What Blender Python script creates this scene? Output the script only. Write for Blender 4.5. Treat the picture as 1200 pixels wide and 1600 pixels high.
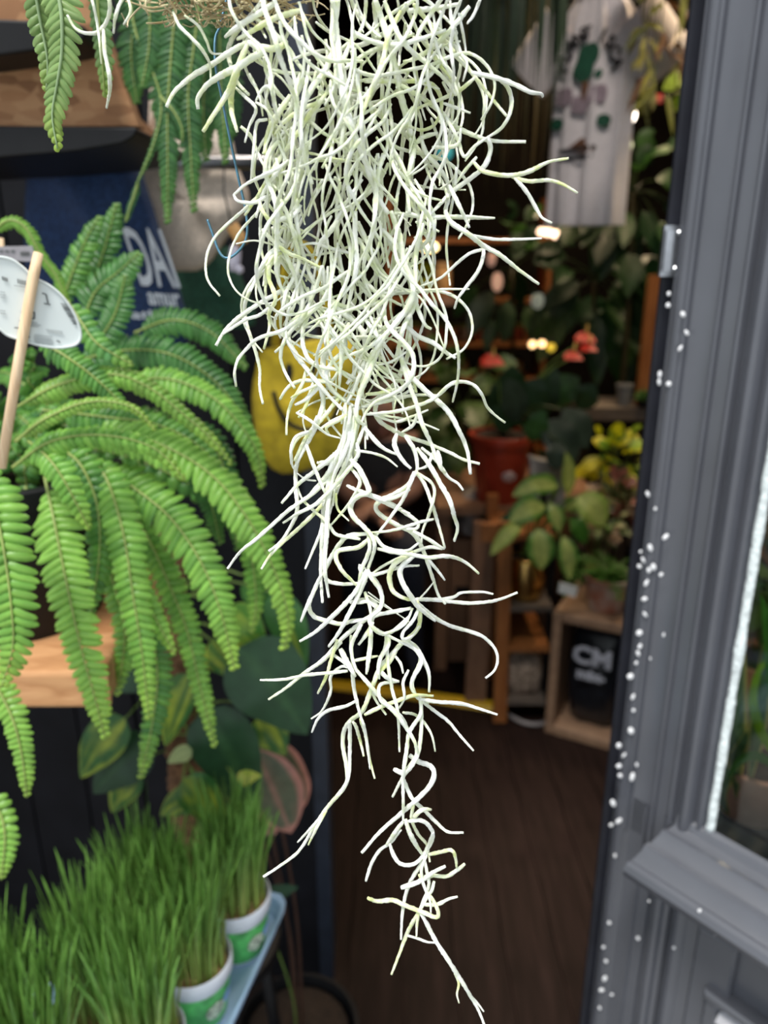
import bpy, bmesh, math, random
from mathutils import Vector, Matrix, noise
random.seed(7)
R = random.Random(11)
for o in list(bpy.data.objects):
    bpy.data.objects.remove(o)
SC = bpy.context.scene
COL = SC.collection
# ------------------------------------------------------------------ camera
CAMZ = 1.55
TH = math.radians(18.5)
FPX = 1209.0
cd = bpy.data.cameras.new('camera')
cd.sensor_fit = 'VERTICAL'; cd.sensor_height = 9.0; cd.sensor_width = 6.75
cd.lens = 9.0 * FPX / 1600.0
cd.clip_start = 0.02; cd.clip_end = 100
cd.dof.use_dof = True; cd.dof.focus_distance = 0.335; cd.dof.aperture_fstop = 1.9
cam = bpy.data.objects.new('camera', cd); COL.objects.link(cam)
cam.location = (0, 0, CAMZ); cam.rotation_euler = (math.pi / 2 - TH, 0, 0)
SC.camera = cam
# ------------------------------------------------------------------ sky, sun, exposure
w = bpy.data.worlds.new('sky'); SC.world = w; w.use_nodes = True
bg = w.node_tree.nodes['Background']
bg.inputs[0].default_value = (0.86, 0.93, 1.0, 1); bg.inputs[1].default_value = 1.08
sd = bpy.data.lights.new('sun', 'SUN'); sd.energy = 3.1; sd.angle = math.radians(16); sd.color = (1, .96, .9)
sun = bpy.data.objects.new('sun', sd); COL.objects.link(sun)
sun.rotation_euler = Vector((0.22, 0.42, -1.0)).to_track_quat('-Z', 'Y').to_euler()
SC.view_settings.view_transform = 'Standard'; SC.view_settings.look = 'None'
SC.view_settings.gamma = 1.0; SC.view_settings.use_curve_mapping = False
SC.view_settings.exposure = 0.17
SC.cycles.max_bounces = 6; SC.cycles.transparent_max_bounces = 12
SC.cycles.sample_clamp_indirect = 4.0
# ------------------------------------------------------------------ where a photo point lies at a chosen distance
CT, ST = math.cos(TH), math.sin(TH)
def ray(px, py):
    dx = px - 600.0; dy = 800.0 - py
    return Vector((dx, FPX * CT + dy * ST, -FPX * ST + dy * CT))
def at(px, py, Y):
    r = ray(px, py); return Vector((0, 0, CAMZ)) + r * (Y / r.y)
def atd(px, py, d):
    r = ray(px, py); return Vector((0, 0, CAMZ)) + r * (d / FPX)
def atz(px, py, z):
    r = ray(px, py); return Vector((0, 0, CAMZ)) + r * ((z - CAMZ) / r.z)
def pxm(Y, py=800):            # metres per photo pixel at a distance
    return Y / ray(600, py).y
def V(*a): return Vector(a)
# ------------------------------------------------------------------ materials
MATS = {}
def newmat(name):
    m = bpy.data.materials.new(name); m.use_nodes = True
    nt = m.node_tree; b = nt.nodes['Principled BSDF']
    return m, nt, b
def ramp(nt, stops):
    r = nt.nodes.new('ShaderNodeValToRGB'); e = r.color_ramp.elements
    while len(e) < len(stops): e.new(0.5)
    for i, (p, c) in enumerate(stops):
        e[i].position = p; e[i].color = (*c, 1)
    return r
def mat(name, c, rough=.5, metal=0, var=.18, scale=30, bump=0.0, stretch=(1, 1, 1), emit=0, spec=None, sheen=0):
    if name in MATS: return MATS[name]
    m, nt, b = newmat(name)
    tc = nt.nodes.new('ShaderNodeTexCoord'); mp = nt.nodes.new('ShaderNodeMapping')
    mp.inputs['Scale'].default_value = stretch
    n = nt.nodes.new('ShaderNodeTexNoise'); n.inputs['Scale'].default_value = scale; n.inputs['Detail'].default_value = 5
    nt.links.new(tc.outputs['Object'], mp.inputs[0]); nt.links.new(mp.outputs[0], n.inputs['Vector'])
    lo = tuple(max(0, x * (1 - var)) for x in c); hi = tuple(min(1, x * (1 + var)) for x in c)
    r = ramp(nt, [(.32, lo), (.68, hi)])
    nt.links.new(n.outputs['Fac'], r.inputs[0]); nt.links.new(r.outputs[0], b.inputs['Base Color'])
    b.inputs['Roughness'].default_value = rough; b.inputs['Metallic'].default_value = metal
    if spec is not None: b.inputs['Specular IOR Level'].default_value = spec
    if sheen: b.inputs['Sheen Weight'].default_value = sheen
    if bump:
        bp = nt.nodes.new('ShaderNodeBump'); bp.inputs['Strength'].default_value = bump; bp.inputs['Distance'].default_value = .004
        nt.links.new(n.outputs['Fac'], bp.inputs['Height']); nt.links.new(bp.outputs[0], b.inputs['Normal'])
    if emit:
        b.inputs['Emission Color'].default_value = (*c, 1); b.inputs['Emission Strength'].default_value = emit
    MATS[name] = m; return m
def foliage(name, rough=.42, trans=.3, bump=.25, spec=.5):
    m, nt, b = newmat(name)
    at_ = nt.nodes.new('ShaderNodeAttribute'); at_.attribute_name = 'Col'
    n = nt.nodes.new('ShaderNodeTexNoise'); n.inputs['Scale'].default_value = 60; n.inputs['Detail'].default_value = 4
    tc = nt.nodes.new('ShaderNodeTexCoord'); nt.links.new(tc.outputs['Object'], n.inputs['Vector'])
    mx = nt.nodes.new('ShaderNodeMix'); mx.data_type = 'RGBA'; mx.blend_type = 'MULTIPLY'
    mx.inputs[0].default_value = 1.0
    r = ramp(nt, [(.3, (.78, .8, .74)), (.7, (1.15, 1.12, 1.1))])
    nt.links.new(n.outputs['Fac'], r.inputs[0])
    nt.links.new(at_.outputs['Color'], mx.inputs[6]); nt.links.new(r.outputs[0], mx.inputs[7])
    nt.links.new(mx.outputs[2], b.inputs['Base Color'])
    b.inputs['Roughness'].default_value = rough; b.inputs['Specular IOR Level'].default_value = spec
    bp = nt.nodes.new('ShaderNodeBump'); bp.inputs['Strength'].default_value = bump; bp.inputs['Distance'].default_value = .002
    nt.links.new(n.outputs['Fac'], bp.inputs['Height']); nt.links.new(bp.outputs[0], b.inputs['Normal'])
    tr = nt.nodes.new('ShaderNodeBsdfTranslucent'); nt.links.new(mx.outputs[2], tr.inputs[0])
    ms = nt.nodes.new('ShaderNodeMixShader'); ms.inputs[0].default_value = trans
    out = nt.nodes['Material Output']
    nt.links.new(b.outputs[0], ms.inputs[1]); nt.links.new(tr.outputs[0], ms.inputs[2]); nt.links.new(ms.outputs[0], out.inputs[0])
    return m
FOL = foliage('leaf_tissue'); GRA = foliage('grass_tissue', .5, .35, .1, .4)
FERN = foliage('fern_tissue', .38, .3, .3, .5)
def wood(name, c1, c2, scale=(1, 14, 14), rough=.6, ns=6):
    if name in MATS: return MATS[name]
    m, nt, b = newmat(name)
    tc = nt.nodes.new('ShaderNodeTexCoord'); mp = nt.nodes.new('ShaderNodeMapping'); mp.inputs['Scale'].default_value = scale
    n = nt.nodes.new('ShaderNodeTexNoise'); n.inputs['Scale'].default_value = ns; n.inputs['Detail'].default_value = 8; n.inputs['Distortion'].default_value = .8
    nt.links.new(tc.outputs['Object'], mp.inputs[0]); nt.links.new(mp.outputs[0], n.inputs['Vector'])
    r = ramp(nt, [(.3, c1), (.7, c2)]); nt.links.new(n.outputs['Fac'], r.inputs[0]); nt.links.new(r.outputs[0], b.inputs['Base Color'])
    b.inputs['Roughness'].default_value = rough
    bp = nt.nodes.new('ShaderNodeBump'); bp.inputs['Strength'].default_value = .3; bp.inputs['Distance'].default_value = .003
    nt.links.new(n.outputs['Fac'], bp.inputs['Height']); nt.links.new(bp.outputs[0], b.inputs['Normal'])
    MATS[name] = m; return m
def osb():
    m, nt, b = newmat('strand_board')
    tc = nt.nodes.new('ShaderNodeTexCoord'); mp = nt.nodes.new('ShaderNodeMapping'); mp.inputs['Scale'].default_value = (30, 30, 75)
    v = nt.nodes.new('ShaderNodeTexVoronoi'); v.inputs['Scale'].default_value = 1.6
    n = nt.nodes.new('ShaderNodeTexNoise'); n.inputs['Scale'].default_value = 14; n.inputs['Detail'].default_value = 6
    nt.links.new(tc.outputs['Object'], mp.inputs[0]); nt.links.new(tc.outputs['Object'], n.inputs['Vector'])
    ad = nt.nodes.new('ShaderNodeMix'); ad.data_type = 'RGBA'; ad.inputs[0].default_value = .25
    nt.links.new(mp.outputs[0], ad.inputs[6]); nt.links.new(n.outputs['Color'], ad.inputs[7])
    nt.links.new(mp.outputs[0], v.inputs['Vector'])
    bw = nt.nodes.new('ShaderNodeRGBToBW'); nt.links.new(v.outputs['Color'], bw.inputs[0])
    mth = nt.nodes.new('ShaderNodeMath'); mth.operation = 'MULTIPLY_ADD'; mth.inputs[1].default_value = .5; mth.inputs[2].default_value = 0
    nt.links.new(bw.outputs[0], mth.inputs[0])
    m2 = nt.nodes.new('ShaderNodeMath'); m2.operation = 'MULTIPLY_ADD'; m2.inputs[1].default_value = .5
    nt.links.new(n.outputs['Fac'], m2.inputs[0]); nt.links.new(mth.outputs[0], m2.inputs[2])
    r = ramp(nt, [(.25, (.2, .085, .03)), (.5, (.36, .17, .07)), (.75, (.5, .28, .13))])
    nt.links.new(m2.outputs[0], r.inputs[0]); nt.links.new(r.outputs[0], b.inputs['Base Color']); b.inputs['Roughness'].default_value = .7
    return m
OSB = osb()
def glassmat():
    m, nt, b = newmat('window_glass')
    nt.nodes.remove(b)
    t = nt.nodes.new('ShaderNodeBsdfTransparent'); t.inputs[0].default_value = (.93, .97, .95, 1)
    g = nt.nodes.new('ShaderNodeBsdfGlossy'); g.inputs['Roughness'].default_value = .02
    f = nt.nodes.new('ShaderNodeFresnel'); f.inputs[0].default_value = 1.35
    ms = nt.nodes.new('ShaderNodeMixShader'); nt.links.new(f.outputs[0], ms.inputs[0])
    nt.links.new(t.outputs[0], ms.inputs[1]); nt.links.new(g.outputs[0], ms.inputs[2])
    nt.links.new(ms.outputs[0], nt.nodes['Material Output'].inputs[0]); return m
GLASS = glassmat()
# ------------------------------------------------------------------ mesh builder
class MB:
    def __init__(s): s.v = []; s.f = []; s.c = []; s.mi = []; s.cur = (1, 1, 1); s.m = 0
    def vert(s, p, c=None): s.v.append((p[0], p[1], p[2])); s.c.append(c or s.cur); return len(s.v) - 1
    def face(s, *i): s.f.append(i); s.mi.append(s.m)
    def grid(s, rows, cols=None, close=False):
        base = len(s.v); n = len(rows[0])
        for a, r in enumerate(rows):
            for b, p in enumerate(r): s.vert(p, cols[a][b] if cols else None)
        for a in range(len(rows) - 1):
            for b in range(n if close else n - 1):
                b2 = (b + 1) % n
                s.face(base + a * n + b, base + a * n + b2, base + (a + 1) * n + b2, base + (a + 1) * n + b)
        return base
    def box(s, c, size, rot=None):
        c = Vector(c); hx, hy, hz = size[0] / 2, size[1] / 2, size[2] / 2
        base = len(s.v)
        for x, y, z in ((-1, -1, -1), (1, -1, -1), (1, 1, -1), (-1, 1, -1), (-1, -1, 1), (1, -1, 1), (1, 1, 1), (-1, 1, 1)):
            p = Vector((x * hx, y * hy, z * hz))
            if rot is not None: p = rot @ p
            s.vert(c + p)
        for q in ((0, 3, 2, 1), (4, 5, 6, 7), (0, 1, 5, 4), (1, 2, 6, 5), (2, 3, 7, 6), (3, 0, 4, 7)): s.face(*[base + k for k in q])
    def prism(s, poly, d):           # polygon (list of points) pushed along d
        n = len(poly); b = len(s.v)
        for p in poly: s.vert(p)
        for p in poly: s.vert(Vector(p) + Vector(d))
        s.face(*range(b + n - 1, b - 1, -1)); s.face(*range(b + n, b + 2 * n))
        for i in range(n):
            j = (i + 1) % n; s.face(b + i, b + j, b + n + j, b + n + i)
    def tube(s, pts, rad, sides=6, cols=None, cap=True, jit=0.0, flat=1.0):
        pts = [Vector(p) for p in pts]; n = len(pts)
        if not hasattr(rad, '__len__'): rad = [rad] * n
        t0 = (pts[1] - pts[0]).normalized()
        u = t0.orthogonal().normalized(); rows = []; cc = []
        for i, p in enumerate(pts):
            t = (pts[min(i + 1, n - 1)] - pts[max(i - 1, 0)])
            if t.length < 1e-9: t = t0
            t = t.normalized(); u = (u - t * u.dot(t)); u = u.normalized() if u.length > 1e-6 else t.orthogonal().normalized()
            v = t.cross(u); row = []
            for k in range(sides):
                a = 2 * math.pi * k / sides; r = rad[i] * (1 + (R.uniform(-jit, jit) if jit else 0))
                row.append(p + u * math.cos(a) * r + v * math.sin(a) * r * flat)
            rows.append(row)
            if cols: cc.append([cols[i]] * sides)
        b = s.grid(rows, cc or None, close=True)
        if cap:
            s.face(*[b + k for k in range(sides - 1, -1, -1)]); s.face(*[b + (n - 1) * sides + k for k in range(sides)])
    def lathe(s, prof, c=(0, 0, 0), sides=28, caps=True, cols=None):
        c = Vector(c); rows = []; cc = []
        for i, (r, z) in enumerate(prof):
            rows.append([c + Vector((r * math.cos(2 * math.pi * k / sides), r * math.sin(2 * math.pi * k / sides), z)) for k in range(sides)])
            if cols: cc.append([cols[i]] * sides)
        b = s.grid(rows, cc or None, close=True)
        if caps:
            s.face(*[b + k for k in range(sides - 1, -1, -1)]); n = len(prof)
            s.face(*[b + (n - 1) * sides + k for k in range(sides)])
    def ball(s, c, r, seg=10, ring=7, sq=(1, 1, 1)):
        rows = []
        for i in range(ring + 1):
            a = math.pi * (i / ring) - math.pi / 2; a = max(-1.5, min(1.5, a))
            rows.append([Vector(c) + Vector((r * sq[0] * math.cos(a) * math.cos(2 * math.pi * k / seg), r * sq[1] * math.cos(a) * math.sin(2 * math.pi * k / seg), r * sq[2] * math.sin(a))) for k in range(seg)])
        b = s.grid(rows, close=True)
        s.face(*[b + k for k in range(seg - 1, -1, -1)]); s.face(*[b + ring * seg + k for k in range(seg)])
    def build(s, name, m, parent=None, smooth=True, auto=None):
        me = bpy.data.meshes.new(name); me.from_pydata(s.v, [], s.f); me.update()
        for mm in (m if isinstance(m, (list, tuple)) else [m]): me.materials.append(mm)
        if isinstance(m, (list, tuple)): me.polygons.foreach_set('material_index', s.mi)
        a = me.color_attributes.new('Col', 'FLOAT_COLOR', 'POINT')
        flat = []
        for c in s.c: flat += [c[0], c[1], c[2], 1.0]
        a.data.foreach_set('color', flat)
        me.polygons.foreach_set('use_smooth', [smooth] * len(me.polygons))
        if smooth and auto is not None: me.set_sharp_from_angle(angle=math.radians(auto))
        o = bpy.data.objects.new(name, me); COL.objects.link(o)
        if parent is not None: put(o, parent)
        return o
def put(o, parent):
    o.parent = parent
    if parent.type == 'EMPTY': o.matrix_parent_inverse = Matrix.Translation(-Vector(parent.location))
def tag(o, label=None, cat=None, group=None, kind=None):
    if label: o['label'] = label
    if cat: o['category'] = cat
    if group: o['group'] = group
    if kind: o['kind'] = kind
    return o
def thing(name, label, cat, loc=(0, 0, 0), group=None, kind=None):
    o = bpy.data.objects.new(name, None); o.empty_display_size = .02; COL.objects.link(o); o.location = loc
    return tag(o, label, cat, group, kind)
def catmull(P, per=6):
    P = [Vector(p) for p in P]
    if len(P) < 3:
        return [P[0].lerp(P[-1], i / per) for i in range(per + 1)]
    Q = [P[0] * 2 - P[1]] + P + [P[-1] * 2 - P[-2]]; out = []
    for i in range(1, len(Q) - 2):
        p0, p1, p2, p3 = Q[i - 1:i + 3]
        for k in range(per):
            t = k / per
            out.append(.5 * ((2 * p1) + (p2 - p0) * t + (2 * p0 - 5 * p1 + 4 * p2 - p3) * t * t + (3 * p1 - p0 - 3 * p2 + p3) * t ** 3))
    out.append(P[-1]); return out
def resample(P, step):
    L = [0]
    for a, b in zip(P, P[1:]): L.append(L[-1] + (b - a).length)
    n = max(3, int(L[-1] / step)); out = []; j = 0
    for i in range(n + 1):
        d = L[-1] * i / n
        while j < len(L) - 2 and L[j + 1] < d: j += 1
        seg = L[j + 1] - L[j]
        out.append(P[j].lerp(P[j + 1], (d - L[j]) / seg if seg > 1e-9 else 0))
    return out
def mixc(a, b, t): return tuple(a[i] * (1 - t) + b[i] * t for i in range(3))
def jc(c, v, rr=None):
    rr = rr or R; k = 1 + rr.uniform(-v, v); return tuple(x * k for x in c)
def leaf(mb, path, wid, nh, colf, across=6, fold=.12, curl=0.0, wave=0.0):
    """a leaf blade along path; wid(u) half width; colf(u,k) colour; the two halves lift by fold"""
    n = len(path); rows = []; cols = []; nh = Vector(nh); ph = R.uniform(0, 6)
    for i, p in enumerate(path):
        u = i / (n - 1); t = (path[min(i + 1, n - 1)] - path[max(i - 1, 0)]).normalized()
        s = t.cross(nh); s = s.normalized() if s.length > 1e-5 else t.orthogonal().normalized()
        nn = s.cross(t).normalized(); wd = wid(u); row = []; cr = []
        for j in range(across + 1):
            k = -1 + 2 * j / across
            row.append(p + s * (wd * k) + nn * (fold * wd * abs(k) - curl * wd * k * k + wave * wd * abs(k) * math.sin(u * 14 + ph)))
            cr.append(colf(u, k))
        rows.append(row); cols.append(cr)
    mb.grid(rows, cols)
def heart(w): return lambda u: w * (max(0, math.sin(math.pi * min(1, u ** .62))) ** .8) * (1 if u > .0 else 0) + .0004
def oval(w, p=.9): return lambda u: w * max(0, math.sin(math.pi * u ** p)) ** .75 + .0003
def lance(w, m=.45):
    return lambda u: w * (math.sin(math.pi / 2 * min(1, u / m)) if u < m else math.cos(math.pi / 2 * ((u - m) / (1 - m))) ** .8) + .0003
def arcpath(p0, d, L, droop, n=9, side=None):
    """a path leaving p0 along d, sagging by droop"""
    p0 = Vector(p0); d = Vector(d).normalized(); out = []
    for i in range(n + 1):
        u = i / n; out.append(p0 + d * (L * u) + Vector((0, 0, -droop * L * u * u)) + (Vector(side) * (L * u * u) if side else Vector()))
    return out
def textmesh(txt, size, m, parent, mtx, name='lettering', ext=.0006, sx=1.0, font_bold=.0):
    cu = bpy.data.curves.new(name, 'FONT'); cu.body = txt; cu.size = size; cu.extrude = ext; cu.align_x = 'CENTER'; cu.align_y = 'CENTER'
    cu.offset = font_bold; cu.resolution_u = 3
    t = bpy.data.objects.new(name, cu); COL.objects.link(t)
    dg = bpy.context.evaluated_depsgraph_get(); me = bpy.data.meshes.new_from_object(t.evaluated_get(dg))
    bpy.data.objects.remove(t); bpy.data.curves.remove(cu)
    me.transform(Matrix.Scale(sx, 4, (1, 0, 0))); me.transform(mtx)
    me.materials.clear(); me.materials.append(m)
    o = bpy.data.objects.new(name, me); COL.objects.link(o)
    if parent: put(o, parent)
    return o
def frame(o, x, y):
    """matrix with origin o, x axis x, y axis y"""
    x = Vector(x).normalized(); y = Vector(y); y = (y - x * y.dot(x)).normalized(); z = x.cross(y)
    return Matrix(((x.x, y.x, z.x, o[0]), (x.y, y.y, z.y, o[1]), (x.z, y.z, z.z, o[2]), (0, 0, 0, 1)))
# ------------------------------------------------------------------ structure
PAINT = mat('grey_gloss_paint', (.088, .092, .108), .27, 0, .10, 9, .1, spec=.7)
BLACKP = mat('black_paint', (.006, .0065, .009), .6, 0, .3, 12, spec=.2)
FLOORW = wood('dark_floor_wood', (.011, .006, .0045), (.025, .0135, .011), (10, .9, 10), .55, 5)
FLOORW.node_tree.nodes['Principled BSDF'].inputs['Specular IOR Level'].default_value = .12
WALLD = mat('dark_wall', (.006, .0045, .0035), .9, 0, .4, 4, spec=.1)
CEIL = mat('dark_ceiling', (.04, .035, .03), .9)
PAVE = mat('pavement', (.28, .28, .27), .85, 0, .2, 14, .3)
WHITEP = mat('white_paint', (.8, .82, .8), .6, 0, .1, 80, .4)
STEEL = mat('steel', (.42, .43, .45), .35, 1.0, .2, 50, .1)
UDIR = V(.65, -.76, 0).normalized(); NRM = V(-UDIR.y * -1, 0, 0)
NRM = V(UDIR.y, -UDIR.x, 0).normalized()          # out of the shop, towards the street
P0 = V(.278, .774, 0)                              # left edge of the grey post
def pl(t, n, z): return P0 + UDIR * t + NRM * n + V(0, 0, z)
def onpl(px, py, n=0.0):
    r = ray(px, py); o = V(0, 0, CAMZ)
    k = ((P0 + NRM * n) - o).dot(NRM) / r.dot(NRM); return o + r * k
def tz(p): return ((p - P0).dot(UDIR), p.z)
def st(o): o['kind'] = 'structure'; return o
WX = -.14; WY = 1.32                               # right end of the black boarded wall
# floor with boards
m = MB(); m.box((.5, 3.0, -.03), (5.6, 4.6, .04)); floor = st(m.build('floor', FLOORW, None, False))
plank = None
for i in range(26):
    x = -1.35 + i * .121
    if plank is None:
        m = MB(); m.box((0, 0, 0), (.1185, 4.4, .012)); o = m.build('floor_board', FLOORW, floor, False); plank = o
    else:
        o = plank.copy(); COL.objects.link(o); o.parent = floor
    o.location = (x, 3.0, -.006 + R.uniform(-.0008, .0008))
m = MB(); m.box((0, -3.0, -.06), (16, 7.55, .05)); st(m.build('ground', PAVE, None, False))
m = MB(); m.box((.5, 5.25, 1.45), (5.6, .1, 3.0)); st(m.build('wall_back', WALLD, None, False))
m = MB(); m.box((3.25, 2.6, 1.45), (.1, 5.3, 3.0)); st(m.build('wall_right', WALLD, None, False))
m = MB(); m.box((-2.3, 3.25, 1.45), (.1, 4.0, 3.0)); st(m.build('wall_left', WALLD, None, False))
m = MB()
poly = [(-2.3, WY, 2.9), (WX, WY, 2.9), (.278, .774, 2.9), (.96, -.02, 2.9), (3.3, -.02, 2.9), (3.3, 5.3, 2.9), (-2.3, 5.3, 2.9)]
m.prism([V(*p) for p in poly], (0, 0, .08)); st(m.build('ceiling', CEIL, None, False))
m = MB(); m.box((2.1, .02, 1.45), (2.3, .08, 2.9)); st(m.build('wall_front', BLACKP, None, False))
# boarded black wall beside the doorway: one child per board
wf = MB(); wf.box(((-2.3 + WX) / 2, WY + .05, 1.45), (2.3 + WX, .05, 2.9)); wall = st(wf.build('wall_street', BLACKP, None, False))
bd = None
for i in range(14):
    if bd is None:
        m = MB(); m.box((0, 0, 0), (.112, .02, 2.9)); bd = o = m.build('board', BLACKP, wall, False)
    else: o = bd.copy(); COL.objects.link(o); o.parent = wall
    o.location = (WX - .06 - i * .117, WY + .014 + (i % 3) * .0015, 1.45)
m = MB(); m.box((WX + .012, WY + .05, 1.45), (.03, .11, 2.9)); st(m.build('trim_1', mat('navy_trim', (.02, .026, .04), .4), None, False))
# lintel over the doorway and over the window
m = MB()
m.prism([V(WX, WY, 2.62), V(.278, .774, 2.62), V(.30, .82, 2.62), V(WX, WY + .08, 2.62)], (0, 0, .28)); st(m.build('trim_2', PAINT, None, False))
m = MB(); m.prism([pl(0, .0, 2.62), pl(1.02, 0, 2.62), pl(1.02, -.06, 2.62), pl(0, -.06, 2.62)], (0, 0, .28)); st(m.build('trim_3', PAINT, None, False))
# ------------------------------------------------------------------ shopfront window: moulded post, ledge, panel, glass
win = thing('window_1', None, None, pl(0, 0, 0), kind='structure')
prof = [(0, -.04), (0, .0), (.003, .0005), (.0045, .004), (.007, .0082), (.011, .0105), (.0145, .0105), (.0165, .0088), (.0172, .0078), (.0195, .0085), (.0215, .007), (.023, .002),
        (.0245, .001), (.047, .001), (.0478, .0048), (.0505, .0055), (.0522, .0048), (.053, .0), (.068, -.0005), (.0688, .005), (.071, .0066), (.0735, .006), (.075, .002), (.0765, -.002),
        (.0785, -.0015), (.080, .002), (.083, .0064), (.0875, .0083), (.092, .0066), (.095, .001), (.0965, -.004), (.099, -.0035), (.1005, .0004), (.103, .0016), (.1055, .0004), (.1075, -.006), (.112, -.008), (.112, -.010), (.09, -.02), (.02, -.04)]
m = MB(); m.grid([[pl(t, n, .90), pl(t, n, 1.3), pl(t, n, 1.8), pl(t, n, 2.65)] for t, n in prof]); m.build('moulded_post', PAINT, win, True, 35)
# lower pilaster below the ledge
prof2 = [(0, -.04), (0, 0), (.004, .003), (.008, .008), (.013, .010), (.018, .009), (.021, .004), (.024, .001), (.04, .001), (.0415, .005), (.044, .005), (.0455, 0), (.058, 0), (.060, -.004), (.064, -.004),
         (.066, .003), (.071, .006), (.076, .004), (.078, -.001), (.083, -.003), (.0845, -.008), (.0875, -.008), (.0885, -.002), (.093, .003), (.098, .004), (.103, .001), (.106, -.003), (.12, -.004), (.12, -.04)]
m = MB(); m.grid([[pl(t, n, 0), pl(t, n, .4), pl(t, n, .945)] for t, n in prof2]); m.build('lower_pilaster', PAINT, win, True, 35)
# ledge
ld = [(-.045, .868), (-.012, .872), (-.006, .879), (0, .876), (.004, .868), (.014, .8635), (.016, .866), (.021, .866), (.024, .861), (.036, .853), (.038, .8555), (.043, .854), (.046, .847), (.058, .838), (.061, .8385), (.066, .836), (.069, .829),
      (.067, .8215), (.062, .816), (.055, .814), (.05, .806), (.042, .80), (.03, .798), (.022, .790), (.012, .786), (-.045, .786)]
m = MB(); t0 = .058
m.grid([[pl(t0 + (.022 * (.07 - n) / .07 if n > 0 else .02), n, z), pl(.2, n, z), pl(.6, n, z), pl(1.02, n, z)] for n, z in [(n_, z_ + .075) for n_, z_ in ld]])
cap = [pl(t0 + (.022 * (.07 - n) / .07 if n > 0 else .02), n, z) for n, z in [(n_, z_ + .075) for n_, z_ in ld]]
b = [m.vert(p) for p in cap]; m.face(*b); m.build('ledge', PAINT, win, True, 30)
# riser panel with an inner moulding frame and louvre
m = MB(); m.box(pl(.57, -.025, .445), (.9, .03, .87), Matrix.Rotation(math.atan2(UDIR.y, UDIR.x), 3, 'Z')); m.build('riser_panel', PAINT, win, False)
c0 = onpl(1112, 1541, .0); lt, lz = tz(c0)
RZ = Matrix.Rotation(math.atan2(UDIR.y, UDIR.x), 3, 'Z')
def bar(name, t0, t1, z0, z1, n0, n1, mt=PAINT, bev=True):
    m = MB(); e = min(.003, (z1 - z0) / 3, (t1 - t0) / 3)
    a = [pl(t0, n0, z0), pl(t1, n0, z0), pl(t1, n0, z1), pl(t0, n0, z1)]; f = [pl(t0 + e, n1, z0 + e), pl(t1 - e, n1, z0 + e), pl(t1 - e, n1, z1 - e), pl(t0 + e, n1, z1 - e)]
    g = [pl(t0, n1 - e, z0), pl(t1, n1 - e, z0), pl(t1, n1 - e, z1), pl(t0, n1 - e, z1)]
    b = m.grid([a, g, f], close=True); m.face(b + 8, b + 9, b + 10, b + 11); return m.build(name, mt, win, False)
bar('panel_rail', .12, 1.0, .83, .860, -.012, .004)
bar('panel_rail', .12, .165, .1, .828, -.012, .001)
bar('louvre_frame', lt - .004, lt + .30, lz - .012, lz, -.012, .012)
bar('louvre_frame', lt - .004, lt + .012, lz - .30, lz - .0125, -.012, .006)
WGREY = mat('pale_grey_paint', (.42, .42, .45), .45, 0, .1, 20)
for k in range(12):
    z = lz - .022 - k * .022
    m = MB(); m.prism([pl(lt + .014, -.008, z), pl(lt + .30, -.008, z), pl(lt + .30, .008, z - .014), pl(lt + .014, .008, z - .014)], NRM * .003 + V(0, 0, .003)); m.build('louvre_slat', WGREY, win, False)
# glass and the white putty at its edge
m = MB(); m.box(pl(.565, -.012, 1.76), (.91, .004, 1.72), RZ); m.build('glass_pane', GLASS, win, False)
pts = [pl(.1135 + .0006 * noise.noise(V(i * .2, 0, 0)), -.006, .952 + i * .0052) for i in range(150)]
m = MB(); m.tube(pts, [.0047 * (1 + .35 * noise.noise(V(k * .13, 4, 0)) + .15 * noise.noise(V(k * .6, 1, 0))) for k in range(150)], 8, jit=.05); m.build('putty_line', mat('white_putty', (.75, .82, .82), .55, 0, .2, 200, .5), win)
# door stop beside the post, its shade put into a near-black colour, with the steel strike plate
m = MB(); m.box((.2805, .7885, 1.2), (.0205, .006, 2.4)); m.build('door_stop', mat('shaded_stop', (.016, .017, .024), .4), win, False)
a, b_ = at(1030, 432, .775), at(1062, 352, .775)
m = MB(); m.box(((a.x + b_.x) / 2 + .001, .779, (a.z + b_.z) / 2), ((b_.x - a.x) * 1.05, .006, b_.z - a.z))
m.box(((a.x + b_.x) / 2 - .002, .774, (a.z + b_.z) / 2), ((b_.x - a.x) * .5, .006, (b_.z - a.z) * .8))
for q in (.15, .85): m.ball(((a.x + b_.x) / 2 + .007, .775, a.z + (b_.z - a.z) * q), .0028, 8, 5)
o = m.build('strike_plate', STEEL, win, True, 30); o['label'] = 'brushed steel lock keep'
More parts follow.
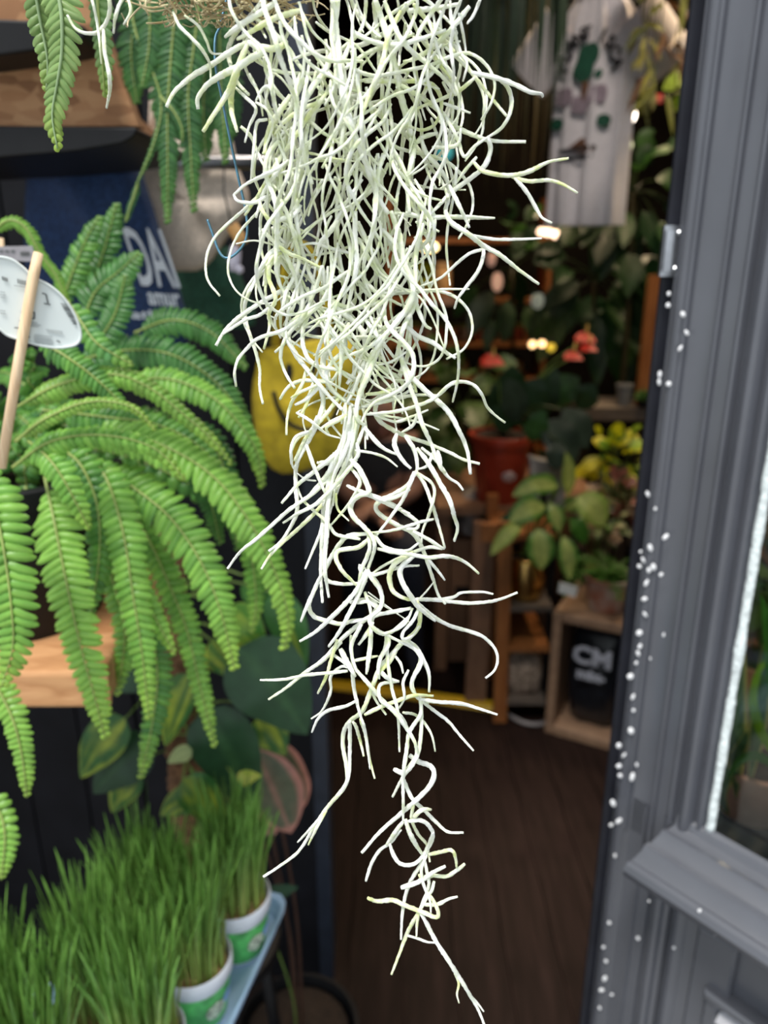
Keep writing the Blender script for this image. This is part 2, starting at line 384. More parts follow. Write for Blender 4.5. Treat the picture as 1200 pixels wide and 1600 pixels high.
# paint chips and drops with their sun glints put in as white
CH = [(1045, 459, 4), (1044, 477, 4), (1067, 491, 4), (1073, 520, 4), (1063, 544, 4), (1031, 585, 4), (1030, 597, 4), (1045, 600, 5), (1012, 772, 5), (1024, 795, 4), (1040, 839, 6), (1016, 856, 5), (1001, 862, 4), (999, 885, 5),
      (1014, 891, 6), (1021, 886, 5), (1033, 898, 5), (1010, 911, 5), (1007, 936, 6), (999, 989, 8), (1037, 992, 3), (997, 1021, 6), (994, 1036, 5), (1016, 1029, 3), (985, 1057, 8), (989, 1089, 5), (986, 1142, 9), (967, 1165, 6),
      (967, 1197, 6), (969, 1212, 6), (988, 1214, 8), (995, 1195, 3), (958, 1255, 6), (967, 1283, 6), (955, 1289, 5), (961, 1337, 5), (1014, 1408, 3), (952, 1442, 5), (997, 1466, 5), (1053, 1481, 4), (947, 1502, 5), (945, 1529, 6),
      (940, 1547, 7), (956, 1554, 5), (1044, 1400, 3), (1052, 1411, 3), (1072, 1416, 3), (1093, 1423, 4), (1118, 1460, 3), (943, 1480, 4), (1000, 1010, 4), (990, 1110, 4), (975, 1180, 4), (1008, 960, 4), (937, 1575, 5), (1005, 875, 4)]
FLK = mat('white_chip_glint', (.9, .9, .92), .25, 0, .1, 60)
fl = None
for (x, y, s) in CH:
    p = onpl(x, y, .012); tt = tz(p)[0]
    if tt < .0: p = at(x, y, .778)
    elif y > 1390 and x > 1005 and x < 1300: p = onpl(x, y, .066 if x != 1053 else .004)
    if fl is None:
        mm = MB(); mm.ball((0, 0, 0), .001, 8, 6, (1, .45, 1.15)); fl = o = mm.build('chip_glint', FLK, win)
    else: o = fl.copy(); COL.objects.link(o); o.parent = win
    o.matrix_parent_inverse = Matrix.Translation(-win.location)
    o.location = p; k = s * .5; o.scale = (k * R.uniform(.7, 1.2), k, k * R.uniform(.7, 1.7)); o.rotation_euler = (0, R.uniform(-.7, .7), 0)
# black display shelf behind the glass
m = MB(); m.prism([pl(.06, -.03, .853), pl(1.0, -.03, .853), pl(1.0, -.5, .853), pl(.06, -.5, .853)], (0, 0, .02)); o = m.build('display_shelf', BLACKP, None, False)
m2 = MB(); m2.prism([pl(.10, -.06, 0), pl(.9, -.06, 0), pl(.9, -.45, 0), pl(.10, -.45, 0)], (0, 0, .853)); m2.build('shelf_base', BLACKP, o, False)
tag(o, 'black display shelf behind the shop window glass', 'shelf')
# ------------------------------------------------------------------ the hanging moss (traced strand by strand)
MOSS = []
def T(x0, y0, s, items):
    for it in items:
        w = it[-1] if not isinstance(it[-1], tuple) else 7
        pts = [q for q in it if isinstance(q, tuple)]
        MOSS.append(([(x0 + a / s, y0 + b / s) for a, b in pts], w))
T(400, 1300, 3, [
 [(765, 365), (800, 430), (845, 515), (900, 600), (945, 670), (1000, 760), (1040, 830), (1075, 915), 9], [(1000, 760), (1040, 805), (1068, 842), 5], [(930, 660), (950, 710), (942, 760), (952, 802), 5],
 [(770, 365), (720, 450), (680, 550), (635, 668), 8], [(765, 370), (755, 430), (752, 490), 6], [(708, 485), (760, 500), (800, 515), (845, 520), 5], [(805, 85), (775, 150), (730, 220), (700, 300), (685, 400), (680, 505), 8],
 [(525, 310), (570, 325), (640, 320), (700, 345), (780, 375), (840, 400), (855, 380), (830, 320), (790, 260), (765, 200), 9], [(945, 303), (900, 315), (850, 340), (790, 340), 8], [(680, 262), (760, 235), (830, 190), (888, 160), 10],
 [(978, 150), (940, 180), (890, 208), (830, 205), (760, 235), 8], [(940, 165), (935, 120), (915, 85), (860, 95), (810, 105), 8], [(800, 110), (775, 180), (790, 260), (815, 320), (820, 380), 6], [(835, 230), (825, 270), (800, 310), (770, 370), 7],
 [(515, 230), (540, 150), (580, 85), (630, 50), (680, -10), 7], [(625, 50), (645, 110), (680, 150), (740, 150), (790, 100), (830, 0), 8], [(720, 0), (750, 60), (780, 105), 9], [(785, 110), (800, 180), (810, 250), (780, 330), (760, 380), 7]])
T(400, 1000, 3, [
 [(700, 0), (590, 120), (545, 220), (500, 330), (440, 380), (412, 430), (408, 500), (425, 600), (420, 680), (330, 790), (270, 880), (200, 990), (110, 1060), (35, 1110), 9], [(440, 380), (440, 430), (440, 520), (435, 640), (400, 710), 8],
 [(330, 800), (290, 870), (245, 960), 6], [(320, 810), (250, 890), (195, 948), 6], [(455, 385), (470, 410), (490, 480), (505, 545), 7], [(490, 370), (515, 450), (530, 550), (557, 650), 7], [(490, 360), (505, 400), (520, 480), (535, 605), 6],
 [(20, 188), (130, 185), (230, 165), (330, 155), (430, 145), 7], [(60, 278), (140, 225), (220, 160), (320, 90), (400, 10), 8], [(258, 370), (310, 330), (350, 240), (350, 170), (400, 125), (440, 130), 6], [(262, 432), (290, 370), (340, 330), (420, 310), (470, 285), 7],
 [(290, 250), (330, 170), (350, 100), (380, 0), 7], [(395, 40), (430, 110), (465, 170), 11], [(450, 140), (460, 230), (480, 320), (495, 370), 8], [(470, 140), (540, 220), (600, 290), (660, 350), (710, 420), (745, 480), (750, 540), (710, 600), (680, 630), 8],
 [(610, -20), (620, 120), (640, 240), (665, 340), (673, 525), 7], [(540, -20), (525, 80), (518, 160), 7], [(445, -20), (450, 80), (470, 140), (530, 210), (560, 280), (610, 350), 7], [(460, 98), (530, 80), (570, 75), 6], [(585, 150), (620, 180), (670, 195), 9],
 [(660, 195), (590, 205), (575, 240), (590, 290), (640, 320), (690, 370), (715, 420), 7], [(715, 140), (690, 200), (695, 270), (670, 320), 6], [(510, 350), (580, 315), (650, 290), (740, 260), (830, 262), 8], [(690, 0), (760, 60), (775, 110), (735, 180), (730, 230), (765, 275), 8],
 [(765, 275), (850, 290), (960, 298), (1040, 320), (1132, 350), 8], [(765, 275), (840, 335), (900, 380), (950, 440), (1020, 520), 7], [(690, 340), (745, 350), (790, 390), (825, 450), (840, 522), 6], [(770, 280), (770, 350), (720, 430), (705, 520), (690, 640), (690, 760), (690, 850), 8],
 [(775, 280), (775, 420), (760, 530), (730, 590), (690, 640), (640, 735), 8], [(645, 605), (690, 620), (740, 570), 9], [(720, 540), (760, 570), (815, 590), (835, 630), (810, 690), (740, 760), (660, 830), (580, 900), (495, 998), 10],
 [(690, 650), (730, 740), (790, 800), (850, 860), (900, 900), (972, 903), 8], [(740, 830), (780, 795), (820, 795), 9], [(740, 760), (730, 840), (760, 910), (800, 960), (815, 1040), 7], [(715, 850), (770, 845), (810, 870), (830, 920), (800, 990), (760, 1040), 8],
 [(700, 840), (730, 930), (775, 1000), 9], [(740, 40), (780, 90), (810, 160), (812, 245), 7], [(690, 850), (660, 890), (610, 960), 8]])
T(560, 700, 4, [
 [(355, 145), (390, 170), (460, 220), (475, 290), (440, 420), (400, 520), (395, 600), 6], [(360, 150), (410, 220), (450, 320), (500, 480), (540, 625), 7], [(365, 0), (440, 100), (510, 220), (570, 330), (600, 430), (620, 500), (600, 580), 9], [(395, 0), (490, 80), (560, 180), (620, 220), (655, 265), 7],
 [(470, 20), (430, 110), (360, 135), 6], [(495, 20), (510, 70), (518, 140), 7],
 [(350, 150), (310, 230), (220, 290), (150, 320), (110, 360), (120, 400), (170, 440), (260, 490), (340, 530), (380, 590), (420, 680), (460, 800), (500, 920), (545, 975), 9], [(345, 150), (345, 170), (290, 300), (210, 420), (110, 550), 7], [(0, 265), (120, 310), (240, 370), (330, 430), (375, 470), (360, 505), (300, 505), 9],
 [(470, 445), (380, 465), (290, 495), (180, 520), (60, 530), 6], [(340, 520), (420, 560), (500, 610), (535, 630), 7], [(525, 630), (440, 620), (350, 650), (250, 690), (150, 740), (80, 790), 7], [(100, 540), (150, 610), (230, 640), (310, 640), (380, 590), 7],
 [(120, 630), (220, 650), (350, 670), (440, 685), (540, 675), (620, 690), (690, 730), (752, 785), 8], [(430, 690), (490, 760), (540, 825), 6], [(380, 735), (280, 740), (180, 770), (80, 800), 7], [(340, 650), (240, 710), (200, 770), (195, 830), (220, 900), (290, 940), (350, 950), 10],
 [(350, 670), (280, 730), (260, 780), (280, 850), (330, 930), (380, 1000), (480, 1080), 10], [(380, 945), (430, 890), (470, 840), 4], [(350, 950), (440, 945), (520, 945), (600, 930), (640, 905), (720, 900), (780, 900), (840, 912), 7],
 [(360, 945), (480, 950), (580, 960), (700, 970), (820, 960), (900, 940), (995, 903), 8], [(360, 960), (450, 1040), (560, 1105), (690, 1145), (780, 1180), (850, 1250), (870, 1320), (850, 1390), (795, 1438), 8],
 [(340, 1000), (290, 1100), (200, 1150), (140, 1160), (80, 1110), (75, 1060), (130, 1010), (150, 950), (130, 880), (80, 810), (60, 760), 8], [(365, 950), (385, 1050), (370, 1130), (300, 1200), (240, 1250), (200, 1330), (120, 1420), (70, 1550), (50, 1600), 9],
 [(380, 1000), (340, 1080), (280, 1150), (280, 1195), (340, 1170), (380, 1110), 7], [(300, 1195), (370, 1260), (390, 1330), (350, 1420), (335, 1480), (370, 1560), (440, 1590), 9], [(375, 1260), (430, 1370), (445, 1450), (440, 1525), 7], [(80, 1110), (70, 1240), (60, 1340), (50, 1410), 7],
 [(40, 900), (70, 990), (80, 1070), 7], [(40, 910), (150, 980), (250, 1040), (330, 1095), 3], [(-10, 970), (60, 960), (110, 1000), 7], [(180, 1160), (190, 1230), (140, 1310), (125, 1390), (130, 1440), 8], [(150, 1155), (300, 1230), (350, 1260), 6], [(230, 1300), (265, 1350), (280, 1410), 6],
 [(90, 1090), (60, 1150), (0, 1230), 8], [(330, 1000), (240, 1020), (130, 1040), (20, 1075), (-60, 1090), 8]])
T(340, 650, 4, [
 [(625, 0), (580, 120), (520, 230), (490, 330), (490, 450), (495, 600), (440, 720), (390, 790), (320, 845), 9], [(570, 95), (490, 130), (460, 200), (465, 300), (490, 345), 6], [(555, 180), (600, 310), (650, 430), (680, 500), 8], [(635, 290), (700, 280), (780, 220), 9],
 [(800, 180), (700, 270), (600, 350), (500, 430), (400, 545), 9], [(730, 230), (700, 340), (640, 420), (580, 485), 9], [(720, 370), (600, 480), (500, 550), (430, 600), (330, 690), (240, 770), (140, 850), (62, 955), 8], [(870, 270), (780, 380), (690, 480), (600, 560), (500, 610), (410, 668), 8],
 [(660, 530), (560, 580), (490, 620), 7], [(760, 430), (640, 570), (520, 690), (420, 780), (330, 870), (275, 955), 8], [(690, 420), (660, 560), (650, 700), (600, 830), (548, 955), 7], [(690, 420), (660, 640), (650, 850), (645, 1000), (655, 1165), 9], [(720, 400), (690, 560), (680, 750), (670, 950), (695, 1135), 9],
 [(890, 770), (840, 760), (740, 740), (690, 670), (600, 590), (530, 520), (500, 450), 7], [(820, 260), (890, 340), (945, 470), (880, 500), (830, 560), (850, 630), (920, 700), (970, 760), (980, 830), (940, 950), 10], [(820, 310), (870, 370), (890, 420), (840, 520), (780, 600), (710, 680), 7],
 [(740, 480), (750, 580), (820, 655), 5], [(810, 435), (900, 480), (1000, 520), (1100, 570), (1200, 610), 7], [(940, 735), (820, 750), (770, 790), (700, 900), (670, 970), (690, 1030), (780, 1050), (880, 1045), (930, 1030), 9], [(940, 770), (880, 820), (760, 840), (740, 890), (780, 970), (840, 1030), (870, 1060), 9],
 [(650, 990), (590, 1120), (550, 1210), (520, 1285), 8], [(610, 1080), (570, 1180), (600, 1250), (680, 1280), (780, 1300), (840, 1280), (930, 1270), 9], [(930, 960), (880, 1070), (800, 1170), (700, 1270), (610, 1350), (515, 1408), 9], [(940, 980), (880, 1120), (820, 1240), (760, 1350), (695, 1440), 9],
 [(950, 980), (1010, 1070), (1025, 1170), (970, 1260), (960, 1310), (1040, 1360), (1100, 1340), (1200, 1250), 9], [(920, 1010), (890, 960), (890, 930), (930, 960), 6], [(940, 1100), (1060, 1190), (1200, 1290), 3], [(830, 1165), (930, 1150), (990, 1180), (980, 1230), (900, 1290), (780, 1390), (680, 1500), (560, 1600), 9],
 [(900, 1300), (840, 1420), (840, 1500), (870, 1600), 8], [(960, 1300), (955, 1450), (935, 1600), 8], [(1060, 1360), (1050, 1450), (1010, 1530), (1000, 1600), 9], [(850, 1530), (930, 1515), (1000, 1500), 6], [(720, 1490), (790, 1540), (850, 1590), 7], [(940, 720), (950, 830), (900, 960), (880, 1060), 8],
 [(860, 215), (960, 230), (1050, 260), (1125, 318), 5], [(910, 60), (990, 160), (1050, 210), (1120, 240), 8], [(1200, 460), (1130, 500), (1040, 530), 8], [(500, 360), (550, 395), (615, 405), 4],
 [(800, 0), (790, 120), (740, 260), (700, 380), (660, 560), 8], [(830, 0), (820, 150), (770, 280), (720, 400), (690, 600), 8], [(870, 0), (840, 180), (800, 300), (740, 420), (720, 560), 8], [(915, 60), (880, 160), (800, 330), (760, 430), (700, 600), (690, 760), 8], [(850, 0), (830, 200), (790, 350), 7], [(890, 0), (860, 150), (860, 260), (830, 330), 7],
 [(870, 170), (880, 240), (830, 300), 7], [(780, 150), (740, 300), (700, 420), (680, 560), 8]])
T(560, 330, 3.529, [
 [(480, 0), (510, 60), (600, 120), (690, 190), (780, 240), (880, 320), (995, 402), 9], [(630, 135), (750, 155), (880, 155), (1010, 150), 6], [(685, 185), (690, 240), (660, 330), (600, 410), (550, 480), (530, 535), 7], [(715, 205), (620, 230), (540, 290), (450, 370), (340, 415), (310, 425), 6],
 [(200, 445), (270, 440), (380, 435), (480, 430), (610, 430), 5], [(750, 38), (620, 38), (480, 32), (300, 25), (200, 10), 7], [(310, 490), (340, 570), (370, 630), (403, 650), 8], [(255, 625), (330, 690), (410, 725), (470, 770), (535, 810), 9],
 [(180, 0), (230, 150), (250, 280), (300, 400), (290, 500), (220, 600), (130, 710), (60, 830), (20, 950), (0, 1000), 11], [(320, 440), (310, 520), (250, 640), (220, 760), (200, 830), 10], [(220, 760), (270, 880), (350, 970), (430, 1040), (500, 1110), (560, 1220), (600, 1320), (618, 1450), 10],
 [(225, 760), (260, 900), (320, 1060), (350, 1170), (400, 1280), (450, 1412), (480, 1440), 9], [(245, 850), (300, 930), (320, 1000), 8], [(60, 810), (140, 870), (220, 920), (250, 970), (200, 1000), (130, 1020), (95, 1080), (110, 1150), (180, 1200), (260, 1240), (380, 1280), (500, 1330), (580, 1370), (668, 1393), 9],
 [(40, 1120), (200, 1105), (330, 1070), (420, 1030), (500, 960), (560, 940), (630, 955), (680, 1010), (710, 1080), (760, 1130), (808, 1165), 7], [(60, 1110), (200, 1160), (300, 1130), (385, 1095), 6], [(20, 1080), (150, 1050), (300, 1015), (430, 1015), 7], [(100, 1120), (300, 1155), (380, 1180), (445, 1207), 5],
 [(40, 1010), (130, 1000), (240, 970), 7], [(330, 1110), (300, 1180), (240, 1220), 7], [(210, 1230), (200, 1290), (240, 1370), (290, 1420), 9], [(260, 1240), (310, 1320), (325, 1412), (310, 1460), 8], [(40, 600), (130, 720), (200, 810), 8], [(265, 775), (180, 830), (100, 850), 5], [(115, 965), (70, 870), 5], [(375, 118), (310, 145), 4],
 [(0, 150), (100, 330), (200, 420), (310, 440), 8], [(0, 330), (90, 440), (200, 500), (240, 520), 8], [(0, 60), (60, 200), (130, 330), (230, 420), 8], [(130, 100), (220, 200), (290, 330), (310, 430), 9], [(100, 440), (50, 560), (100, 600), 5], [(0, 400), (120, 560), (10, 700), (-60, 800), 8], [(60, 600), (150, 650), (240, 640), 6]])
T(520, 0, 3, [
 [(380, 20), (470, 130), (560, 230), (650, 340), (720, 430), (815, 545), 8], [(650, 340), (780, 370), (860, 400), (920, 430), (975, 440), (984, 452), 8], [(680, 345), (790, 375), (835, 450), (830, 530), (790, 600), (725, 645), 8], [(665, 365), (600, 420), (520, 460), (440, 490), (370, 520), 7],
 [(320, 400), (420, 460), (510, 530), (570, 590), (650, 630), (750, 660), (905, 665), 9], [(645, 530), (590, 510), (520, 485), 6], [(470, 690), (540, 690), (590, 670), (600, 600), 7], [(530, 550), (580, 640), (615, 735), (660, 690), (730, 640), 7], [(725, 645), (740, 700), (710, 780), (640, 840), (570, 890), (500, 960), (450, 1010), 9],
 [(660, 760), (700, 800), (780, 820), (860, 820), (930, 800), (1010, 760), (1105, 742), 8], [(840, 830), (920, 850), (1010, 845), (1080, 865), (1147, 905), 7], [(850, 830), (910, 900), (950, 970), (980, 1020), (1027, 1046), 7],
 [(410, 640), (440, 720), (500, 790), (540, 860), (540, 930), (530, 1000), (570, 1060), (660, 1110), 9], [(490, 625), (430, 640), (390, 670), 9], [(545, 870), (590, 960), (640, 1068), 8], [(580, 785), (575, 870), 6], [(675, 735), (620, 800), (570, 870), 6],
 [(340, 995), (440, 1020), (580, 1015), (757, 1022), 7], [(690, 0), (660, 70), (630, 110), 6], [(590, 60), (615, 180), (625, 260), 5], [(640, 30), (560, 130), (480, 210), (400, 270), (330, 290), 9], [(360, 850), (400, 950), (460, 1055), 8], [(440, 1090), (380, 1115), 4],
 [(555, 370), (500, 300), (440, 200), 6], [(435, 565), (410, 480), (390, 380), 5], [(150, 380), (300, 380), (430, 385), (490, 420), (510, 500), (480, 580), (420, 610), (350, 590), 8], [(200, 0), (250, 150), (290, 300), (320, 450), (360, 600), (380, 700), (350, 850), (360, 1000), 12],
 [(0, 0), (20, 200), (40, 400), (90, 600), (150, 750), (200, 900), (260, 1000), 13], [(320, 50), (260, 170), (230, 300), (150, 500), (80, 700), 9], [(90, 150), (200, 200), (300, 210), (420, 180), (530, 140), 9], [(60, 320), (160, 250), (280, 200), (380, 160), 8],
 [(470, 110), (560, 200), (600, 300), (560, 450), (520, 560), (480, 720), (430, 780), (370, 820), 6], [(600, 0), (560, 110), (580, 160), (540, 210), 6], [(590, 20), (480, 40), (350, 50), 9], [(570, 150), (600, 250), (630, 300), (610, 380), 6]])
T(320, 330, 4, [
 [(70, 840), (130, 740), (220, 660), (320, 590), (440, 520), (520, 480), (600, 450), 9], [(110, 770), (250, 680), (340, 650), (420, 590), 7], [(285, 500), (330, 400), (370, 320), (420, 260), (490, 235), 8], [(380, 460), (385, 370), (420, 290), (480, 260), 7], [(470, 250), (410, 320), (400, 420), (430, 500), (440, 560), (400, 640), (405, 720), (370, 860), 8],
 [(475, 795), (440, 710), (450, 650), (520, 590), (620, 530), (740, 480), (860, 400), (960, 340), 7], [(360, 115), (430, 190), (520, 260), (620, 300), (740, 360), 7], [(440, 880), (500, 820), (505, 740), (560, 680), (640, 620), (665, 560), (640, 480), 9],
 [(560, 330), (590, 430), (610, 560), (580, 680), (520, 780), (560, 880), (640, 990), (720, 1090), (800, 1180), (860, 1240), 10], [(635, 980), (610, 1080), (540, 1200), (515, 1300), (510, 1400), 7], [(470, 1175), (520, 1100), (600, 1060), (700, 1060), (800, 1070), 8], [(565, 1210), (640, 1170), (720, 1090), 8], [(540, 1165), (620, 1120), (720, 1080), 6],
 [(585, 1290), (630, 1220), (660, 1130), (680, 1070), 7], [(720, 1090), (740, 1200), (700, 1330), (640, 1450), (570, 1580), 10], [(850, 1150), (740, 1290), (640, 1400), (560, 1560), 8], [(575, 1260), (660, 1310), (760, 1390), (850, 1420), 6], [(780, 1400), (760, 1350), (850, 1300), (890, 1270), 7],
 [(730, 340), (760, 480), (820, 600), (920, 680), (990, 760), (1000, 860), (960, 960), (890, 1080), 11], [(650, 560), (720, 690), (800, 800), (860, 880), 7], [(590, 215), (680, 200), (780, 230), (900, 260), 6], [(750, 830), (760, 720), (800, 640), 6], [(940, 0), (940, 180), (950, 330), (920, 480), (890, 620), 10],
 [(830, 780), (760, 870), (740, 960), (770, 1080), (840, 1160), (930, 1220), 11], [(880, 870), (800, 940), (760, 1020), (800, 1120), (880, 1190), 8], [(1000, 930), (940, 1100), (890, 1200), 8], [(1050, 870), (960, 1050), (880, 1200), (855, 1330), 7], [(1150, 740), (1080, 860), (1030, 1000), (960, 1170), (950, 1290), (1000, 1340), 11],
 [(700, 1570), (760, 1580), (860, 1520), (910, 1440), 9], [(540, 1580), (540, 1500), (580, 1420), (650, 1380), 6], [(910, 1220), (900, 1330), (870, 1450), (830, 1600), 8], [(930, 1230), (930, 1340), (890, 1480), (860, 1600), 8], [(880, 1200), (880, 1330), (850, 1470), 7],
 [(500, 200), (440, 130), (460, 60), (560, 20), (600, -40), 8], [(540, 230), (570, 160), (540, 100), (480, 60), 7], [(700, 280), (720, 200), (780, 130), (830, 60), 9], [(830, 200), (850, 330), (880, 480), (860, 600), (820, 720), (740, 800), 7], [(900, 700), (860, 800), (850, 960), (840, 1100), 8]])
T(240, 0, 3.75, [
 [(75, 628), (120, 540), (220, 450), (340, 380), (440, 310), (545, 250), 10], [(262, 640), (258, 580), (310, 500), (400, 440), (500, 390), (590, 330), (630, 310), (600, 265), (560, 250), 12], [(290, 770), (340, 690), (400, 600), (450, 510), (490, 400), (550, 260), 10], [(490, 775), (455, 640), (460, 520), (500, 400), 10],
 [(420, 215), (500, 150), (600, 90), (720, 10), 10], [(490, 230), (580, 180), (700, 110), (860, 60), 10], [(780, 255), (700, 285), (600, 270), (560, 250), 10], [(780, 250), (730, 220), (680, 170), 10], [(115, 70), (150, 150), (220, 220), (290, 300), (330, 380), (335, 465), 6], [(180, 90), (260, 150), (310, 240), (340, 310), (410, 315), 5],
 [(480, 515), (540, 570), (600, 640), (560, 740), (535, 835), 6], [(510, 740), (570, 800), (600, 870), (640, 960), (680, 1010), 6], [(665, 700), (605, 720), (590, 850), (570, 1060), 6], [(650, 900), (670, 780), (720, 680), (800, 560), 10], [(470, 1140), (540, 1080), (640, 1030), (740, 980), (790, 940), 7], [(470, 1140), (490, 1175), (560, 1190), (610, 1180), (660, 1150), 7],
 [(535, 1260), (590, 1180), (660, 1060), (740, 930), (830, 800), (930, 650), (1020, 540), 8], [(600, 1275), (640, 1140), (700, 1040), (760, 960), 7], [(620, 1180), (640, 1240), (700, 1310), (780, 1340), 7], [(640, 1350), (700, 1410), (760, 1480), (800, 1560), 7], [(710, 785), (760, 720), (850, 650), (960, 600), 7],
 [(600, 590), (640, 520), (680, 510), (710, 560), 6], [(600, 600), (660, 640), (700, 720), (680, 800), (640, 900), 5], [(1050, 300), (1000, 420), (900, 560), (860, 720), (880, 900), (930, 1080), 10], [(1080, 0), (1060, 200), (1090, 420), (1120, 640), (1100, 860), 12], [(690, 300), (680, 480), (720, 640), 6], [(560, 430), (620, 560), (640, 680), 5]])
T(0, 0, 3, [[(315, 70), (350, 130), (400, 155), (460, 150), (500, 100), (515, 40), (505, -60), 7], [(425, -30), (450, 80), (465, 180), (475, 300), 5], [(485, 140), (490, 240), (510, 340), (515, 420), (500, 505), 7], [(590, -40), (545, 60), (532, 155), 6], [(590, -30), (613, 50), (580, 115), 5], [(640, -30), (560, -30), (480, -60), 6]])
NTR = len(MOSS)
MR = random.Random(5)
def env(y):          # left and right reach of the dense mass
    K = [(-60, 330, 700), (0, 345, 715), (100, 410, 715), (200, 415, 700), (300, 410, 690), (400, 430, 665), (480, 455, 650), (560, 490, 625), (660, 520, 600), (720, 530, 590)]
    for (a, b, c), (d, e, f) in zip(K, K[1:]):
        if y <= d:
            t = (y - a) / (d - a); return b + (e - b) * t, c + (f - c) * t
    return K[-1][1:]
def wander(y0, n, wl, back=False):
    l, r = env(y0); x = MR.uniform(l, r); y = y0; a = math.pi / 2 + MR.uniform(-.7, .7); pts = [(x, y)]; turn = MR.uniform(-.25, .25)
    for i in range(n):
        turn = turn * .7 + MR.uniform(-.34, .34)
        a += turn; a += (math.pi / 2 - a) * .12
        l, r = env(y)
        if x < l + 10: a -= .3
        if x > r - 10: a += .3
        x += math.cos(a) * wl; y += math.sin(a) * wl * 1.05; pts.append((x, y))
    return pts
for i in range(135):
    y0 = -70 + (MR.random() ** 1.15) * 560
    n = MR.randint(6, 12); pts = wander(y0, n, MR.uniform(20, 32))
    pts = [p for p in pts if p[1] < 760]
    if len(pts) > 3: MOSS.append((pts, MR.choice([5, 6, 6, 7, 7, 8, 9])))
def mdepth(x, y):
    d = .300 + .062 * max(-.05, min(1, y / 1600.0))
    return d + .022 * noise.noise(V(x / 150, y / 190, 3.3)) + .008 * noise.noise(V(x / 45, y / 45, 9.1))
moss_mats = []
def mossmat(name, c1, c2):
    m, nt, b = newmat(name)
    tc = nt.nodes.new('ShaderNodeTexCoord'); n = nt.nodes.new('ShaderNodeTexNoise'); n.inputs['Scale'].default_value = 180; n.inputs['Detail'].default_value = 3
    n2 = nt.nodes.new('ShaderNodeTexNoise'); n2.inputs['Scale'].default_value = 1900; n2.inputs['Detail'].default_value = 2
    nt.links.new(tc.outputs['Object'], n.inputs['Vector']); nt.links.new(tc.outputs['Object'], n2.inputs['Vector'])
    r = ramp(nt, [(.35, c1), (.62, c2)]); nt.links.new(n.outputs['Fac'], r.inputs[0]); nt.links.new(r.outputs[0], b.inputs['Base Color'])
    b.inputs['Roughness'].default_value = .85; b.inputs['Specular IOR Level'].default_value = .2; b.inputs['Sheen Weight'].default_value = .35; b.inputs['Sheen Roughness'].default_value = .4
    bp = nt.nodes.new('ShaderNodeBump'); bp.inputs['Strength'].default_value = .5; bp.inputs['Distance'].default_value = .0006
    nt.links.new(n2.outputs['Fac'], bp.inputs['Height']); nt.links.new(bp.outputs[0], b.inputs['Normal'])
    return m
MM = [mossmat('silver_moss', (.80, .84, .68), (.94, .95, .90)), mossmat('pale_moss', (.76, .83, .54), (.92, .94, .85)), mossmat('green_moss', (.72, .80, .34), (.88, .91, .70)), mossmat('dry_moss', (.46, .34, .17), (.68, .60, .36))]
plant = thing('hanging_moss', 'tangled silvery white air plant moss hanging in long strands in front of the doorway', 'moss', atd(540, 10, .30))
def strandmesh(mb, pts, w, amp, seg=.0011, jit=.13, taper=True):
    P = catmull([V(a, b, 0) for a, b in pts], 7); n = len(P); W = []
    ph = MR.uniform(0, 6)
    for i, p in enumerate(P):
        u = i / (n - 1); d = mdepth(p.x, p.y) + amp * math.sin(math.pi * u) + .25 * amp * math.sin(math.pi * 3 * u + ph) * math.sin(math.pi * u)
        W.append(atd(p.x, p.y, d))
    W = resample(W, seg); n = len(W); rad = []
    for i in range(n):
        u = i / (n - 1); r = w * .5 * .305 / FPX * .90
        if taper: r *= (1 - .42 * max(0, (u - .55) / .45)) * (.75 + .25 * min(1, u / .1))
        rad.append(r * (1 + .10 * noise.noise(W[i] * 300)))
    mb.tube(W, rad, 7, jit=jit)
rest = MB()
order = list(range(len(MOSS)))
nparts = 0
for i in order:
    pts, wd = MOSS[i]
    if i >= NTR and nparts >= 296: mb = rest
    else: mb = MB()
    ends_out = True
    if i < NTR and (pts[0][0] - 560) ** 2 * 1.0 + 0 > (pts[-1][0] - 560) ** 2 and (pts[0][1] > pts[-1][1] - 20): pts = pts[::-1]
    L = sum(math.dist(a, b) for a, b in zip(pts, pts[1:])) / FPX * .3
    amp = MR.uniform(-1, 1) * min(.03, L * .22) * (1 if i < NTR else 1.5)
    strandmesh(mb, pts, wd * (1.0 if i < NTR else .95), amp)
    if mb is not rest:
        k = MR.random(); mt = MM[0] if k < .5 else MM[1] if k < .85 else MM[2]
        if pts[0][0] < 300 and pts[0][1] < 60: mt = MM[1]
        mb.build('strand', mt, plant); nparts += 1
# deeper strands behind and the dry tangle at the top left, too many to tell apart
for i in range(60):
    y0 = -70 + (MR.random() ** 1.3) * 520
    pts = [p for p in wander(y0, MR.randint(5, 10), MR.uniform(18, 30)) if p[1] < 700]
    if len(pts) > 3: strandmesh(rest, pts, MR.choice([4, 5, 6]), MR.uniform(.015, .045), .0018)
tag(rest.build('inner_strands', MM[1], plant), kind='stuff')
dry = MB()
for i in range(150):
    x = MR.uniform(240, 470); y = MR.uniform(-60, 28) - max(0, (300 - x)) * .25; a = MR.uniform(-.7, .7) + (math.pi if MR.random() < .5 else 0); pts = [(x, y)]
    tn = MR.uniform(-.4, .4)
    for k in range(MR.randint(4, 9)):
        tn = tn * .8 + MR.uniform(-.4, .4); a += tn; x += math.cos(a) * 14; y += math.sin(a) * 11
        if y > 42: a = -abs(a); y = 42
        pts.append((x, y))
    strandmesh(dry, pts, MR.choice([3, 3.5, 4, 4.5]), MR.uniform(.0, .035), .002, .1)
tag(dry.build('dry_tangle', [MM[3]], plant), kind='stuff')
